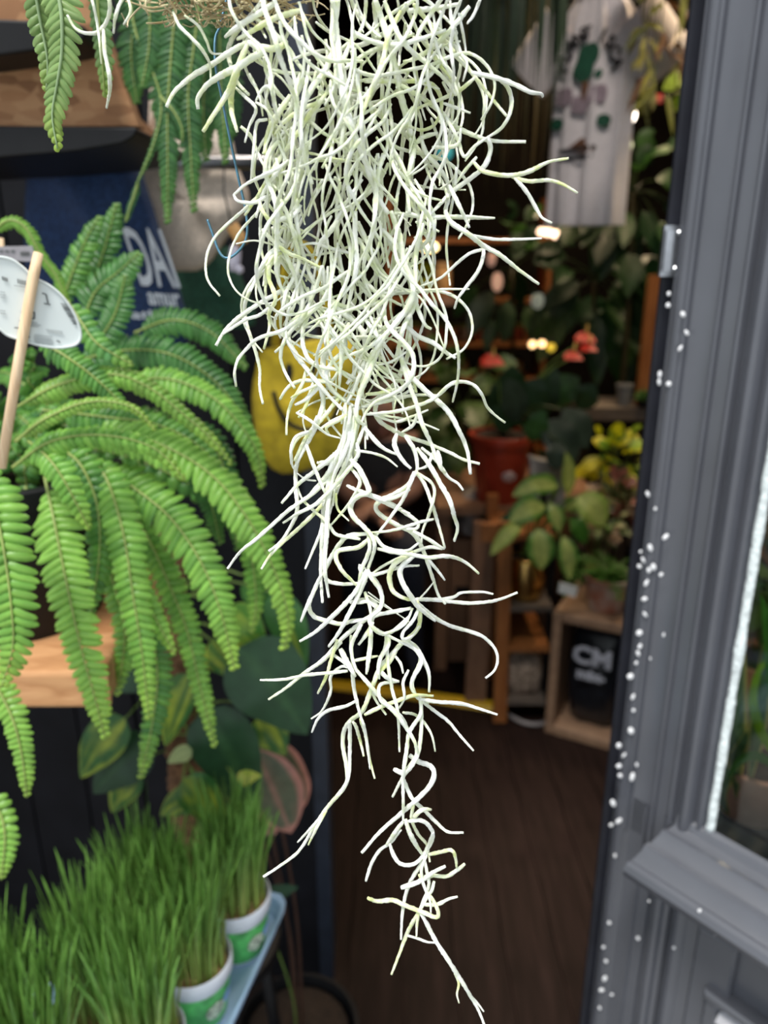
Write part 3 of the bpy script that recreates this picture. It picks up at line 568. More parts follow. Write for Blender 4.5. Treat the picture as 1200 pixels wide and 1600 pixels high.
# blue wire that carries the clump, with its hooked end
W = catmull([atd(x, y, .345) for x, y in [(360, -420), (354, -40), (350, 10), (344, 40), (336, 62), (337, 105), (346, 150), (360, 220), (374, 285), (384, 330), (386, 365), (378, 386), (362, 401), (350, 402), (341, 390), (332, 365), (324, 343)]], 8)
m = MB(); m.tube(W, .00062, 7); tag(m.build('wire_hook', mat('blue_wire', (.12, .26, .36), .35, .7, .3, 200)), 'thin blue wire with a hooked lower end hanging from the moss', 'wire')
# ------------------------------------------------------------------ ferns
TIMBER = wood('raw_pine', (.42, .19, .075), (.66, .36, .17), (4, 14, 14), .65, 5)
BLK = mat('black_plastic', (.008, .008, .009), .5, 0, .2, 30, spec=.25)
FR = random.Random(21)
def frond(parent, P, hw, pairs, nh=(0, -1, .45), c=(.13, .30, .045), c2=None, tip=(.34, .5, .06), ang=16, start=.06, cup=.25, droopp=.15, twist=0, rach=.0011, rc=(.42, .52, .16), wpow=.55, name='frond', fat=1.0):
    """P: photo points with their distance; hw: greatest half width in photo pixels"""
    W = catmull([at(x, y, Y) for x, y, Y in P], 10); W = resample(W, .003); n = len(W)
    nh = V(*nh); mb = MB(); mid = P[len(P) // 2]; hwm = hw * pxm(mid[2], mid[1]); c2 = c2 or c
    L = sum((b - a).length for a, b in zip(W, W[1:])); sp = L * (1 - start) / pairs
    def fr(u):
        f = u * (n - 1); i = min(n - 2, int(f)); p = W[i].lerp(W[i + 1], f - i)
        t = (W[min(n - 1, i + 2)] - W[max(0, i - 2)]).normalized()
        h = nh
        if twist: h = Matrix.Rotation(twist * u, 3, t) @ nh
        s = t.cross(h); s = s.normalized() if s.length > 1e-4 else t.orthogonal().normalized()
        return p, t, s, s.cross(t).normalized()
    for i in range(pairs):
        u = start + (1 - start) * (i + .5) / pairs
        v = (u - start) / (1 - start)
        wl = hwm * min(1, (v / .16 + .35)) * max(.10, (1 - v ** 2.6)) ** wpow
        if v > .9: wl *= .9
        for sd in (-1, 1):
            p, t, s, nn = fr(min(.995, u + sd * .12 / pairs))
            a = math.radians(ang + 22 * v + FR.uniform(-7, 7)); d = (s * sd * math.cos(a) + t * math.sin(a)).normalized(); q = nn.cross(d).normalized() * sd
            q = t - d * t.dot(d); q = q.normalized()
            ln = wl * FR.uniform(.9, 1.08); b = sp * .5 * fat * (1 if v < .92 else .8)
            lift = FR.uniform(-.1, .12) + cup; dr = droopp + FR.uniform(-.05, .12)
            col = mixc(c, c2, FR.random()); col = mixc(col, tip, max(0, v - .72) * 2.2); col = jc(col, .14, FR)
            rows = []; cols = []
            for k, (e, wd) in enumerate(((0, .82), (.2, 1.0), (.45, 1.04), (.7, .98), (.88, .74), (1.0, .22))):
                o = p + d * (ln * e) + nn * (ln * (lift * e - (lift + dr) * e * e))
                row = []; cr = []
                for g in (-1, -.5, 0, .5, 1):
                    wav = .10 * b * math.sin(e * 9 + i) * abs(g)
                    row.append(o + q * (b * wd * g) + nn * (-.55 * b * g * g + .0 + wav) + d * (-.0 * g)); cr.append(mixc(col, (col[0] * 1.35 + .02, col[1] * 1.2, col[2] * 1.3), .5 if g == 0 else (.25 if e > .85 else 0)))
                rows.append(row); cols.append(cr)
            mb.grid(rows, cols)
    o = mb.build(name, FERN, parent)
    rb = MB(); rb.tube([p + (fr(i / (n - 1))[3] * .0004) for i, p in enumerate(W)], [rach * (1.15 - .85 * i / n) for i in range(n)], 6, cols=[rc] * n); rb.build('midrib', FERN, o)
    return o
def soil(parent, c, r, z, name='soil'):
    m = MB(); m.lathe([(r, z - .01), (r, z), (r * .6, z + .004), (.002, z + .006)], (c[0], c[1], 0), 20); return m.build(name, mat('potting_soil', (.035, .022, .014), .95, 0, .6, 160, .8), parent)
def potbody(parent, c, z, r, h, m_, name='pot', rim=.12, taper=.74, thick=.006, sides=32):
    m = MB(); rh = h * rim
    m.lathe([(r * taper * .98, 0), (r * taper, .003), (r * .96, h - rh), (r * 1.03, h - rh), (r * 1.05, h - rh * .6), (r * 1.05, h - .002), (r * 1.03, h), (r * 1.03 - thick, h), (r * .95 - thick, h - rh * 1.2), (r * .9 - thick, h * .55)], (c[0], c[1], z), sides, caps=False)
    b = len(m.v); m.vert((c[0], c[1], z)); 
    for k in range(sides): m.face(b, (k + 1) % sides, k)
    return m.build(name, m_, parent, True, 40)
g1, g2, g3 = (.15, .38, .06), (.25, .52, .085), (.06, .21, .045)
fern = thing('potted_fern', 'big bright green ladder fern arching over the edge of the raw pine shelf', 'fern', (-.36, .70, 1.213))
potbody(fern, (-.36, .70), 1.213, .105, .15, BLK); soil(fern, (-.36, .70), .092, 1.34)
B = [  # nearest fronds
 ([(-30, 715, .52), (-8, 790, .50), (8, 870, .49), (18, 950, .485), (20, 1010, .485), (2, 1075, .485)], 46, 25, g1, g2),
 ([(70, 745, .60), (86, 820, .57), (104, 910, .55), (126, 1010, .54), (148, 1090, .535), (165, 1154, .535)], 41, 34, g2, g2),
 ([(130, 705, .62), (165, 745, .60), (192, 830, .58), (208, 930, .57), (222, 1020, .565), (233, 1125, .565)], 33, 36, g1, g2),
 ([(150, 715, .64), (200, 755, .62), (265, 808, .60), (315, 880, .585), (346, 960, .58), (367, 1047, .58)], 40, 36, g2, g1),
 ([(90, 680, .66), (165, 672, .64), (240, 690, .62), (325, 738, .61), (385, 808, .60), (430, 895, .60), (450, 965, .60), (444, 1016, .60)], 38, 46, g2, g2),
 ([(180, 600, .72), (260, 592, .71), (330, 620, .70), (378, 668, .69), (403, 712, .69), (411, 762, .69)], 27, 30, g1, g2),
 ([(45, 690, .58), (72, 712, .56), (100, 750, .55), (140, 828, .55)], 27, 16, g1, g2),
 ([(85, 695, .62), (125, 725, .60), (152, 790, .59), (155, 870, .585), (142, 960, .585)], 30, 24, g3, g1),
 ([(200, 790, .66), (236, 850, .64), (267, 920, .63), (292, 985, .63), (312, 1070, .63), (336, 1168, .63)], 25, 34, g1, g2),
 ([(215, 900, .64), (232, 970, .63), (246, 1050, .63), (238, 1130, .63), (219, 1218, .63)], 27, 30, g1, g3),
 ([(-30, 1040, .52), (2, 1085, .51), (24, 1135, .505), (36, 1190, .505), (42, 1246, .505)], 24, 22, g2, g2),
 ([(-25, 1230, .52), (0, 1270, .515), (8, 1310, .51), (2, 1375, .51)], 22, 14, g2, g2),
 ([(345, 735, .65), (375, 790, .64), (392, 860, .635), (400, 940, .635), (393, 990, .635)], 22, 22, g1, g2),
 ([(190, 840, .60), (215, 905, .59), (240, 960, .585), (274, 1024, .585)], 20, 16, g2, g2),
 ([(160, 860, .62), (180, 920, .61), (195, 990, .61), (183, 1088, .61)], 24, 20, g1, g2),
 ([(25, 690, .56), (70, 655, .55), (140, 628, .55), (205, 636, .55), (243, 672, .55)], 13, 28, g2, (.25, .42, .08)),
 ([(20, 640, .62), (90, 602, .61), (173, 585, .60), (233, 606, .60), (287, 648, .60), (335, 690, .60), (362, 726, .60)], 21, 38, g2, (.22, .40, .08)),
 ([(20, 730, .58), (80, 690, .56), (160, 680, .56), (240, 700, .56), (290, 750, .56)], 22, 26, g1, g2),
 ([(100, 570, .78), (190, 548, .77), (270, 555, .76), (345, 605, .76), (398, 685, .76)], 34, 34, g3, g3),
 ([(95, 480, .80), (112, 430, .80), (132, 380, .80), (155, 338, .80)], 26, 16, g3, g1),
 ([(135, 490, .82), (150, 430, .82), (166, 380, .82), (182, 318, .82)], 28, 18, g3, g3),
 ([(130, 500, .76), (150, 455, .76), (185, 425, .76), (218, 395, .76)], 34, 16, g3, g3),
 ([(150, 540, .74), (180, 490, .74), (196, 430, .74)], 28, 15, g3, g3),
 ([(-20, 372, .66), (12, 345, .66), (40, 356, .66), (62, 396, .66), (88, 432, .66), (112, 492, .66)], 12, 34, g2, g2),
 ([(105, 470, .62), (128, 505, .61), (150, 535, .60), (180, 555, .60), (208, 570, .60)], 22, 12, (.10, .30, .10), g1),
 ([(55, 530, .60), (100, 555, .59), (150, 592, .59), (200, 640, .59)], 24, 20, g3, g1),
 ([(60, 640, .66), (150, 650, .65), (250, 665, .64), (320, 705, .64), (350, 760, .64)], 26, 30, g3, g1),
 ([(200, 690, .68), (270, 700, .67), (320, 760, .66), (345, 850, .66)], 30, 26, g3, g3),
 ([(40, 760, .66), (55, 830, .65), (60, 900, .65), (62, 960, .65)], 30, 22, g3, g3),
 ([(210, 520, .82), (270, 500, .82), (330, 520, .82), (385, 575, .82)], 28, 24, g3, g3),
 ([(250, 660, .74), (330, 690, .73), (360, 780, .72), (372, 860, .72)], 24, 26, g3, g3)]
for i, (P, hw, n, c, c2) in enumerate(B):
    beady = i in (15, 16, 17, 23)
    frond(fern, P, hw, n, (.12, -1, .55) if i not in (4, 5) else (.35, -.8, .6), c, c2, ang=14, cup=.3 if beady else .16, droopp=.55 if beady else .2, tip=(.36, .52, .07) if c != g3 else (.14, .3, .05), rach=.0011)
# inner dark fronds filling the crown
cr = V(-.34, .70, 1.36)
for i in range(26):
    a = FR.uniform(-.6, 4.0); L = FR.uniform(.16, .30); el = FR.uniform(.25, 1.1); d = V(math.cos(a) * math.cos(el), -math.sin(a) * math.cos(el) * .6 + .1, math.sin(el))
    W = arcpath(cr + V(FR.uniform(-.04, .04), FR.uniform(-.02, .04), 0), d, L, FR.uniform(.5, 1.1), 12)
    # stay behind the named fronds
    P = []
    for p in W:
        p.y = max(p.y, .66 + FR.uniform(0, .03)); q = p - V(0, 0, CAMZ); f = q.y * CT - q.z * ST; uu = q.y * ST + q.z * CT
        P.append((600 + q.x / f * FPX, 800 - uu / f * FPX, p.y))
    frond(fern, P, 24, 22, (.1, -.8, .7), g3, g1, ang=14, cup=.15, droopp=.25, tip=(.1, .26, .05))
# ------------------------------------------------------------------ rack: pine shelf, strand-board fascia, black trays
rack = thing('plant_rack', 'wooden plant rack with raw pine shelf and strand board fascia at the left edge', 'rack', (-.62, .8, 0))
m = MB()
a = [V(-1.05, .578, 1.178), V(-.2335, .578, 1.178), V(-.238, .59, 1.178), V(-.262, .82, 1.178), V(-1.05, .82, 1.178)]
m.prism(a, (0, 0, .035)); o = m.build('shelf_board', TIMBER, rack, False)
bv = o.modifiers.new('b', 'BEVEL'); bv.width = .004; bv.segments = 2
m = MB(); c = [at(-330, 197, .86), at(216, 197, .86), at(196, 140, .86), at(166, 60, .86), at(130, -60, .86), at(-330, -60, .86)]
m.prism(c, (0, .022, 0)); m.build('fascia', OSB, rack, False)
m = MB(); m.prism([V(-1.05, .885, 1.68), V(-.27, .885, 1.68), V(-.30, 1.15, 1.68), V(-1.05, 1.15, 1.68)], (0, 0, .018)); m.build('upper_shelf', OSB, rack, False)
for x, y in ((-1.0, .86), (-1.0, .70), (-.98, 1.13)):
    m = MB(); m.box((x, y, 1.0), (.045, .045, 2.0)); m.build('upright', TIMBER, rack, False)
m = MB(); m.tube([V(-1.03, 1.135, 1.665), V(-.13, 1.135, 1.665)], .009, 10); m.build('cross_bar', STEEL, rack)
for a_, b_ in ((V(-1.0, .86, 1.97), V(-.15, .84, 1.97)), (V(-1.0, .70, 1.95), V(.06, .345, 1.95))):
    m = MB(); m.tube([a_, b_], .012, 10); m.build('hanging_arm', STEEL, rack)
def roundbar(pts, depth, thick):     # outline in photo points at a distance, pushed back by thick
    mb = MB(); P = [at(x, y, depth) for x, y in pts]; mb.prism(P, (0, thick, 0)); return mb
tr = roundbar([(-300, 110), (-40, 92), (60, 78), (104, 71), (122, 66), (131, 58), (134, 48), (130, 40), (118, 35), (60, 32), (-40, 28), (-300, 20)], .80, .058).build('planter_tray', BLK, None, True, 35)
bv = tr.modifiers.new('b', 'BEVEL'); bv.width = .006; bv.segments = 3
tag(tr, 'black plastic planter tray with rounded end under the strand board', 'tray')
tr = roundbar([(-300, 262), (0, 246), (120, 236), (190, 224), (208, 214), (214, 205), (212, 199), (-300, 192)], .83, .2).build('planter_trough', BLK, None, True, 35)
bv = tr.modifiers.new('b', 'BEVEL'); bv.width = .006; bv.segments = 3
tag(tr, 'long black plastic trough below the strand board fascia', 'trough')
TERRA0 = mat('terracotta', (.42, .15, .075), .75, 0, .2, 24, .15)
# ------------------------------------------------------------------ hanging ferns at the top
hf = thing('hanging_fern', 'pale green fern frond cluster drooping over the black tray, nearest the camera', 'fern', at(70, -90, .45))
pale = (.22, .38, .12); pale2 = (.28, .44, .15)
frond(hf, [(70, -110, .43), (84, -40, .425), (96, 20, .42), (97, 80, .42), (90, 130, .42), (82, 180, .42), (90, 232, .42)], 37, 25, (.0, -1, .25), pale, pale2, ang=30, tip=(.42, .6, .06), cup=.05, rc=(.4, .55, .3))
frond(hf, [(35, -110, .44), (50, -40, .435), (62, 30, .435), (74, 95, .435), (72, 142, .435)], 26, 17, (.5, -1, .2), pale, pale2, ang=28, cup=.05, rc=(.4, .55, .3))
frond(hf, [(130, -110, .50), (148, -40, .495), (155, 30, .49), (160, 90, .49), (164, 150, .49)], 27, 18, (-.3, -1, .2), (.14, .30, .10), pale, ang=22, cup=.05)
m = MB(); 
for sx_ in ((35, .44), (70, .43), (130, .50)):
    W = catmull([at(sx_[0], -108, sx_[1]), at(sx_[0] - 5, -190, .46), V(-.20, .47, 1.85), V(-.20, .47, 1.80)], 5); m.tube(W, .0016, 6, cols=[(.2, .3, .1)] * len(W))
m.build('stalk', FERN, hf); potbody(hf, (-.20, .47), 1.76, .05, .07, TERRA0)
m = MB(); m.tube([V(-.20, .47, 1.81), V(-.235, .445, 1.945)], .0012, 5); m.build('cord', BLK, hf)
hf2 = thing('hanging_fern', 'dark green fern hanging in shade behind the blue wire', 'fern', at(260, -90, .80))
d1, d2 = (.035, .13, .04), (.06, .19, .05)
for P, hw, n, tw in [
 ([(215, -90, .80), (232, 0, .79), (233, 70, .785), (222, 135, .78)], 28, 26, 0), ([(270, -90, .80), (275, -10, .79), (268, 80, .785), (262, 170, .78), (262, 260, .775), (262, 348, .775)], 28, 46, 0),
 ([(300, -90, .81), (310, 0, .80), (302, 80, .79), (294, 150, .785), (298, 240, .78), (303, 330, .78)], 27, 44, 0), ([(330, -60, .83), (342, 40, .82), (345, 130, .81), (350, 200, .80), (352, 255, .80)], 26, 34, 0),
 ([(195, -60, .80), (212, 50, .79), (238, 110, .785), (252, 165, .78), (240, 225, .775), (213, 289, .775)], 9, 40, 0), ([(245, -60, .84), (252, 40, .84), (250, 130, .83), (262, 210, .83)], 34, 30, 0),
 ([(320, -60, .86), (322, 60, .86), (318, 170, .85), (322, 250, .85)], 32, 34, 0), ([(250, 150, .78), (272, 175, .775), (284, 200, .775), (285, 222, .775)], 9, 12, 0), ([(200, -60, .86), (208, 20, .86), (205, 90, .86), (214, 160, .86)], 30, 24, 0), ([(350, 60, .88), (362, 140, .88), (360, 220, .88)], 22, 22, 0)]:
    frond(hf2, P, hw, n, (.1, -1, .3), d1, d2, ang=20, cup=.1, tip=(.12, .3, .05))
frond(hf2, [(216, 285, .80), (210, 305, .80), (203, 325, .80), (196, 348, .80)], 7, 12, (.1, -1, .3), d1, d2)
potbody(hf2, (-.215, .84), 1.83, .07, .08, BLK)
m = MB(); m.tube([V(-.215, .84, 1.90), V(-.215, .842, 1.965)], .0015, 5); m.build('cord', BLK, hf2)
# ------------------------------------------------------------------ plant label on its stick
TAGW = mat('matte_white_card', (.70, .76, .75), .5, 0, .03, 20); INK = mat('grey_ink', (.10, .11, .11), .7, 0, .1, 50); LINK = mat('pale_ink', (.36, .39, .39), .7, 0, .1, 50)
STICK = wood('stick_wood', (.78, .52, .30), (.92, .70, .46), (60, 60, 2), .6, 4)
YT = .5
lab = thing('plant_label', 'white oval plastic plant label on a thin wooden stick in the fern', 'label', at(5, 720, YT))
out = [(-60, 420), (-30, 404), (-8, 401), (18, 405), (38, 419), (52, 432), (78, 446), (98, 463), (114, 485), (124, 508), (127, 525), (122, 536), (110, 541), (88, 543), (62, 539), (36, 531), (14, 524), (0, 513), (-25, 495), (-50, 470)]
P = catmull([at(x, y, YT - .001 * 0 + (x - 40) * .00012) for x, y in out + out[:1]], 4)[:-1]
m = MB(); m.prism(P, (0, .0012, 0)); m.build('label_card', TAGW, lab, False)
m = MB(); P2 = [p + V(0, -.0008, 0) for p in P]; m.tube(P2 + P2[:1], .0009, 5); m.build('card_rim', TAGW, lab)
m = MB(); m.tube([at(60, 396, YT + .004), at(53, 428, YT - .001), at(30, 560, YT - .004), at(2, 730, YT - .004)], [.0030, .0033, .0034, .0034], 10); m.build('stick', STICK, lab)
def tagrect(x0, y0, x1, y1, w, mt, name='print'):
    mm = MB(); a, b = at(x0, y0, YT + (x0 - 40) * .00012 - .0006), at(x1, y1, YT + (x1 - 40) * .00012 - .0006); n = V(0, 0, 1); h = w * pxm(YT, 470) / 2
    d = (b - a).normalized(); u = V(-d.z, 0, d.x) * h; mm.prism([a - u, b - u, b + u, a + u], (0, -.0003, 0)); return mm
pr = MB()
def add(mm):
    b = len(pr.v); pr.v += mm.v; pr.c += mm.c; pr.mi += mm.mi; pr.f += [tuple(i + b for i in f) for f in mm.f]
for k in range(9): add(tagrect(95 + k * 2.4, 474.5 + k * 3.8, 108 + k * 1.6, 477 + k * 3.6, 1.2 + (k * 7 % 3) * .7, INK))
for k in range(8): add(tagrect(28 + k * 3.6, 436 + k * .8, 29 + k * 3.6, 443 + k * .8, 1.4, INK))
for k in range(3): add(tagrect(4 + k * 3.2, 432 + k, 5 + k * 3.2, 438 + k, 1.6, INK))
for q in [(66, 458, 72, 460), (72, 460, 75, 474), (69, 474, 79, 476), (34, 487, 54, 488), (34, 487, 37, 496), (54, 488, 54, 498), (37, 496, 54, 498), (35, 488, 40, 494), (23, 512, 33, 513), (41, 526, 47, 527), (89, 532, 94, 535)]: add(tagrect(*q, 1.8, INK))
pr.build('print', INK, lab, False)
pr = MB()
for k, (x0, y0, x1) in enumerate([(30, 501, 58), (31, 504, 64), (32, 507, 60), (72, 515, 98), (74, 518, 98), (54, 523, 82), (53, 526, 80), (53, 529, 82), (54, 532, 84), (56, 535, 82), (0, 456, 8), (0, 460, 9), (0, 464, 8), (0, 485, 8), (0, 489, 9), (22, 446, 40)]): add(tagrect(x0, y0, x1, y0 + (x1 - x0) * .13, 1.1, LINK))
pr.build('small_print', LINK, lab, False)
pt = thing('price_strip', 'grey price strip stuck on a peg behind the oval label', 'label', at(10, 460, .63))
m = MB(); m.prism([at(x, y, .63) for x, y in [(-40, 386), (50, 384), (57, 409), (-40, 405)]], (0, .0012, 0)); m.build('strip_card', mat('grey_card', (.33, .31, .33), .5, 0, .1, 90), pt, False)
m = MB()
for k in range(7): m.prism([at(32 + k * 2.1, 393, .6295), at(33 + k * 2.1, 393, .6295), at(33.5 + k * 2.1, 400, .6295), at(32.5 + k * 2.1, 400, .6295)], (0, -.0003, 0))
for k in range(4): m.prism([at(-10 + k * 9, 391, .6295), at(-4 + k * 9, 391, .6295), at(-4 + k * 9, 394, .6295), at(-10 + k * 9, 394, .6295)], (0, -.0003, 0))
m.build('print', INK, pt, False)
m = MB(); m.tube([at(2, 372, .632), at(8, 480, .634)], .002, 6); m.build('peg', STICK, pt)
# ------------------------------------------------------------------ pots of cat grass on a pale blue tray
bench = thing('display_bench', 'black display bench under the pale blue plastic tray', 'bench', (-.40, .6, 0))
m = MB(); m.prism([V(-.62, .40, .70), V(-.225, .44, .70), V(-.17, .72, .70), V(-.27, .74, .70), V(-.50, .55, .70), V(-.62, .52, .70)], (0, 0, .035)); m.build('bench_top', BLK, bench, False)
for x, y in ((-.58, .44), (-.27, .47), (-.22, .69), (-.58, .54)):
    m = MB(); m.box((x, y, .35), (.04, .04, .70)); m.build('leg', BLK, bench, False)
TRAYB = mat('pale_blue_plastic', (.36, .52, .74), .3, 0, .06, 12, 0, spec=.6)
m = MB()
ou = [(-.50, .36), (-.245, .36), (-.230, .405), (-.217, .418), (-.132, .765), (-.132, .777), (-.139, .788), (-.152, .792), (-.285, .760), (-.44, .60)]
def ring(s, z): 
    cx, cy = -.32, .59; return [V(cx + (x - cx) * s, cy + (y - cy) * s, z) for x, y in ou]
b = m.grid([ring(.975, .735), ring(1.0, .76), ring(1.03, .762), ring(1.03, .757), ring(1.005, .7555), ring(.97, .742)], close=True)
m.face(*[b + k for k in range(9, -1, -1)]); m.face(*[b + 50 + k for k in range(10)])
tray = m.build('plastic_tray', TRAYB, None, True, 40); tag(tray, 'pale blue plastic tray carrying the pots of grass', 'tray')
POTW = mat('white_pot_plastic', (.72, .76, .84), .35, 0, .05, 30); LABG = mat('green_pot_label', (.10, .48, .12), .4, 0, .5, 55); LABP = mat('label_picture', (.45, .5, .38), .5, 0, .9, 240); LABB = mat('blue_badge', (.25, .42, .75), .4, 0, .3, 200)
GR = random.Random(3)
POTS = [(-.178, .735, 'farthest pot of cat grass at the tray corner with white rim and green label'), (-.208, .648, 'pot of cat grass in the middle of the tray edge with blue badge label'), (-.238, .560, 'pot of cat grass nearest the camera at the tray edge'), (-.266, .688, 'pot of cat grass in the second row against the pothos'),
        (-.295, .602, 'pot of cat grass in the middle of the second row'), (-.326, .515, 'nearest pot of cat grass in the second row'), (-.382, .558, 'pot of cat grass at the far left beside the black boards'), (-.413, .478, 'pot of cat grass at the left end of the near row'), (-.355, .430, 'pot of cat grass at the very front left of the tray')]
for i, (x, y, lb) in enumerate(POTS):
    t = thing('cat_grass_pot', lb, 'potted grass', (x, y, .742), 'cat grass pots on the blue tray')
    m = MB(); z = .7425; r = .040
    m.lathe([(r * .76, 0), (r * .78, .002), (r * .97, .062), (r * 1.0, .062), (r * 1.04, .064), (r * 1.04, .078), (r * 1.0, .080), (r * .96, .078), (r * .92, .05)], (x, y, z), 30, caps=False)
    b = len(m.v); m.vert((x, y, z + .001)); [m.face(b, (k + 1) % 30, k) for k in range(30)]
    m.build('pot', POTW, t, True, 40)
    m = MB(); m.lathe([(r * .78 + .0006, .004), (r * .955 + .0006, .057)], (x, y, z), 30, caps=False); lbo = m.build('pot_label', LABG, t)
    for (ang, zz, rr, mt, nm) in ((-.75, .03, .013, LABP, 'label_picture'), (-.25, .036, .009, LABB, 'badge')):
        m = MB(); rows = []
        for q in range(7):
            h = -1 + q / 3; hw_ = math.sqrt(max(0, 1 - h * h)) + .02
            rows.append([V(x + (r * (.78 + .19 * ((zz + h * rr) / .06)) + .0013) * math.cos(ang + k * hw_ * rr / r), y + (r * (.78 + .19 * ((zz + h * rr) / .06)) + .0013) * math.sin(ang + k * hw_ * rr / r), z + zz + h * rr) for k in (-1, -.5, 0, .5, 1)])
        m.grid(rows); m.build(nm, mt, lbo)
    m = MB(); m.lathe([(r * .9, .066), (r * .9, .070), (r * .5, .074), (.001, .075)], (x, y, z), 20); m.build('seed_bed', mat('seed_husk', (.42, .27, .12), .9, 0, .6, 350, .9), t)
    g = MB()
    for k in range(250):
        rr = r * .88 * math.sqrt(GR.random()); a = GR.uniform(0, 6.283); bx = V(x + rr * math.cos(a), y + rr * math.sin(a), z + .068)
        H = GR.uniform(.10, .165); lean = V(math.cos(a), math.sin(a), 0) * (rr / r * GR.uniform(0, .24)) + V(GR.uniform(-.1, .1), GR.uniform(-.1, .1), 0)
        W = [bx + V(0, 0, H * u) + lean * (H * u * u) for u in (0, .25, .5, .75, .93, 1)]
        fa = GR.uniform(0, 3.14); s = V(math.cos(fa), math.sin(fa), 0); wd = GR.uniform(.0010, .0017)
        base = mixc((.50, .56, .17), (.20, .42, .07), GR.uniform(.0, .6)); top = jc((.17, .35, .075), .35, GR)
        rows = [[p - s * wd * q, p + V(-s.y, s.x, 0) * wd * .25, p + s * wd * q] for p, q in zip(W, (1, 1, 1, .95, .7, .12))]
        cl = [[mixc(base, top, min(1, u * 1.6))] * 3 for u in (0, .2, .45, .7, .9, 1)]
        g.grid(rows, cl)
    tag(g.build('grass_blades', GRA, t), kind='stuff')
# ------------------------------------------------------------------ pothos and its neighbours behind the grass
PR = random.Random(9)
def aleaf(parent, base, tipp, hw, Y, c, c2=None, pat=None, shape='heart', nh=(0, -1, .5), sag=.0, name='leaf', fold=.14, across=8, wave=.05, m_=None):
    a, b = at(*base, Y), at(*tipp, Y - .012 if Y < 1.5 else Y - .03); mid = a.lerp(b, .5) + V(0, -.25, .5).normalized() * (a - b).length * (.10 + sag)
    W = resample(catmull([a, mid, b], 8), (a - b).length / 16); w_ = hw * pxm(Y, base[1])
    f = {'heart': heart(w_), 'oval': oval(w_), 'lance': lance(w_)}[shape]; c2 = c2 or tuple(x * 1.5 for x in c); rr = random.Random(int(base[0] * 7 + base[1]))
    off = V(rr.uniform(0, 9), rr.uniform(0, 9), 0)
    def cf(u, k):
        if abs(k) < .05: return mixc(c, c2, .6)
        if pat == 'streak': return mixc(c, c2, max(0, min(1, 2.6 * noise.noise(V(u * 2.2, k * 4.5, 0) + off) + .15)))
        if pat == 'centre': return mixc(c2, c, min(1, abs(k) * 1.25 + .15 * noise.noise(V(u * 9, k * 9, 1) + off)) ** 2)
        if pat == 'rim': return mixc(c, c2, 1 if abs(k) > .78 or u > .93 or u < .05 else .25 * max(0, noise.noise(V(u * 5, k * 3, 0) + off)))
        return jc(c, .06, rr)
    m = MB(); leaf(m, W, f, nh, cf, across, fold, .12, wave); return m.build(name, m_ or FOL, parent)
def stem(parent, pts, r, c=(.16, .26, .06), name='stem'):
    m = MB(); W = catmull(pts, 5); m.tube(W, r, 6, cols=[c] * len(W)); return m.build(name, FOL, parent)
TERRA = mat('terracotta', (.42, .15, .075), .75, 0, .2, 24, .15)
pedestal = thing('plant_stand', 'low black stand for the pothos behind the grass', 'stand', (-.30, .98, 0))
m = MB(); m.lathe([(.12, .47), (.13, .475), (.13, .495), (.12, .499)], (-.30, .98, 0), 30); m.build('stand_top', BLK, pedestal, True, 40)
for k in range(3):
    a = k * 2.094 + .5; m = MB(); m.tube([V(-.30 + .1 * math.cos(a), .98 + .1 * math.sin(a), .47), V(-.30 + .13 * math.cos(a), .98 + .13 * math.sin(a), 0)], .011, 8); m.build('leg', BLK, pedestal)
ppo = thing('potted_pothos', 'pothos with dark and yellow-streaked heart leaves climbing a brown coir pole', 'potted plant', (-.30, .98, .50))
potbody(ppo, (-.30, .98), .50, .085, .13, BLK); soil(ppo, (-.30, .98), .073, .615)
m = MB(); pp = [V(-.30, .985, .61 + k * .009) for k in range(65)]; m.tube(pp, [.026 * PR.uniform(.9, 1.1) for _ in pp], 12, jit=.12); m.build('coir_pole', mat('coir', (.17, .085, .04), .95, 0, .5, 90, 1.0), ppo)
dk = (.022, .075, .030); vy = (.42, .52, .05); md = (.04, .16, .03)
for (b_, t_, hw, Y, c, c2, pt_) in [((372, 1012), (480, 1148), 64, .88, dk, (.05, .14, .05), None), ((318, 1108), (398, 1256), 52, .87, dk, (.05, .14, .05), None), ((296, 1052), (258, 1166), 27, .86, md, vy, 'streak'), ((196, 1122), (126, 1216), 34, .90, md, vy, 'streak'),
    ((236, 1158), (146, 1240), 40, .92, dk, (.05, .14, .05), None), ((286, 1216), (350, 1290), 32, .84, md, vy, 'streak'), ((352, 955), (415, 1012), 30, .92, (.07, .26, .03), (.3, .45, .06), 'streak'), ((425, 925), (478, 1045), 30, .95, (.05, .17, .04), vy, None),
    ((402, 1120), (446, 1180), 30, .93, md, vy, 'streak'), ((300, 1172), (262, 1192), 13, .85, (.4, .48, .2), None, None), ((345, 1180), (372, 1262), 26, .90, dk, vy, 'streak'), ((250, 1040), (180, 1080), 30, .95, dk, None, None), ((330, 1000), (380, 1060), 34, .95, md, vy, 'streak'),
    ((215, 1200), (175, 1270), 26, .93, md, vy, 'streak'), ((310, 1240), (250, 1275), 22, .90, md, vy, 'streak'), ((385, 900), (440, 960), 30, .97, (.05, .18, .03), None, None), ((372, 1220), (408, 1212), 12, .83, vy, (.6, .6, .15), 'streak')]:
    aleaf(ppo, b_, t_, hw, Y, c, c2, pt_); p = at(*b_, Y); q = V(-.30 + PR.uniform(-.02, .02), .975, p.z - .03)
    stem(ppo, [p, p.lerp(q, .5) + V(0, .01, .02), q], .0016)
rub = thing('pink_edged_plant', 'houseplant with round grey-green leaves edged in pink beside the pothos', 'potted plant', (-.16, 1.05, 0))
potbody(rub, (-.16, 1.05), .0, .11, .2, BLK); soil(rub, (-.16, 1.05), .095, .185)
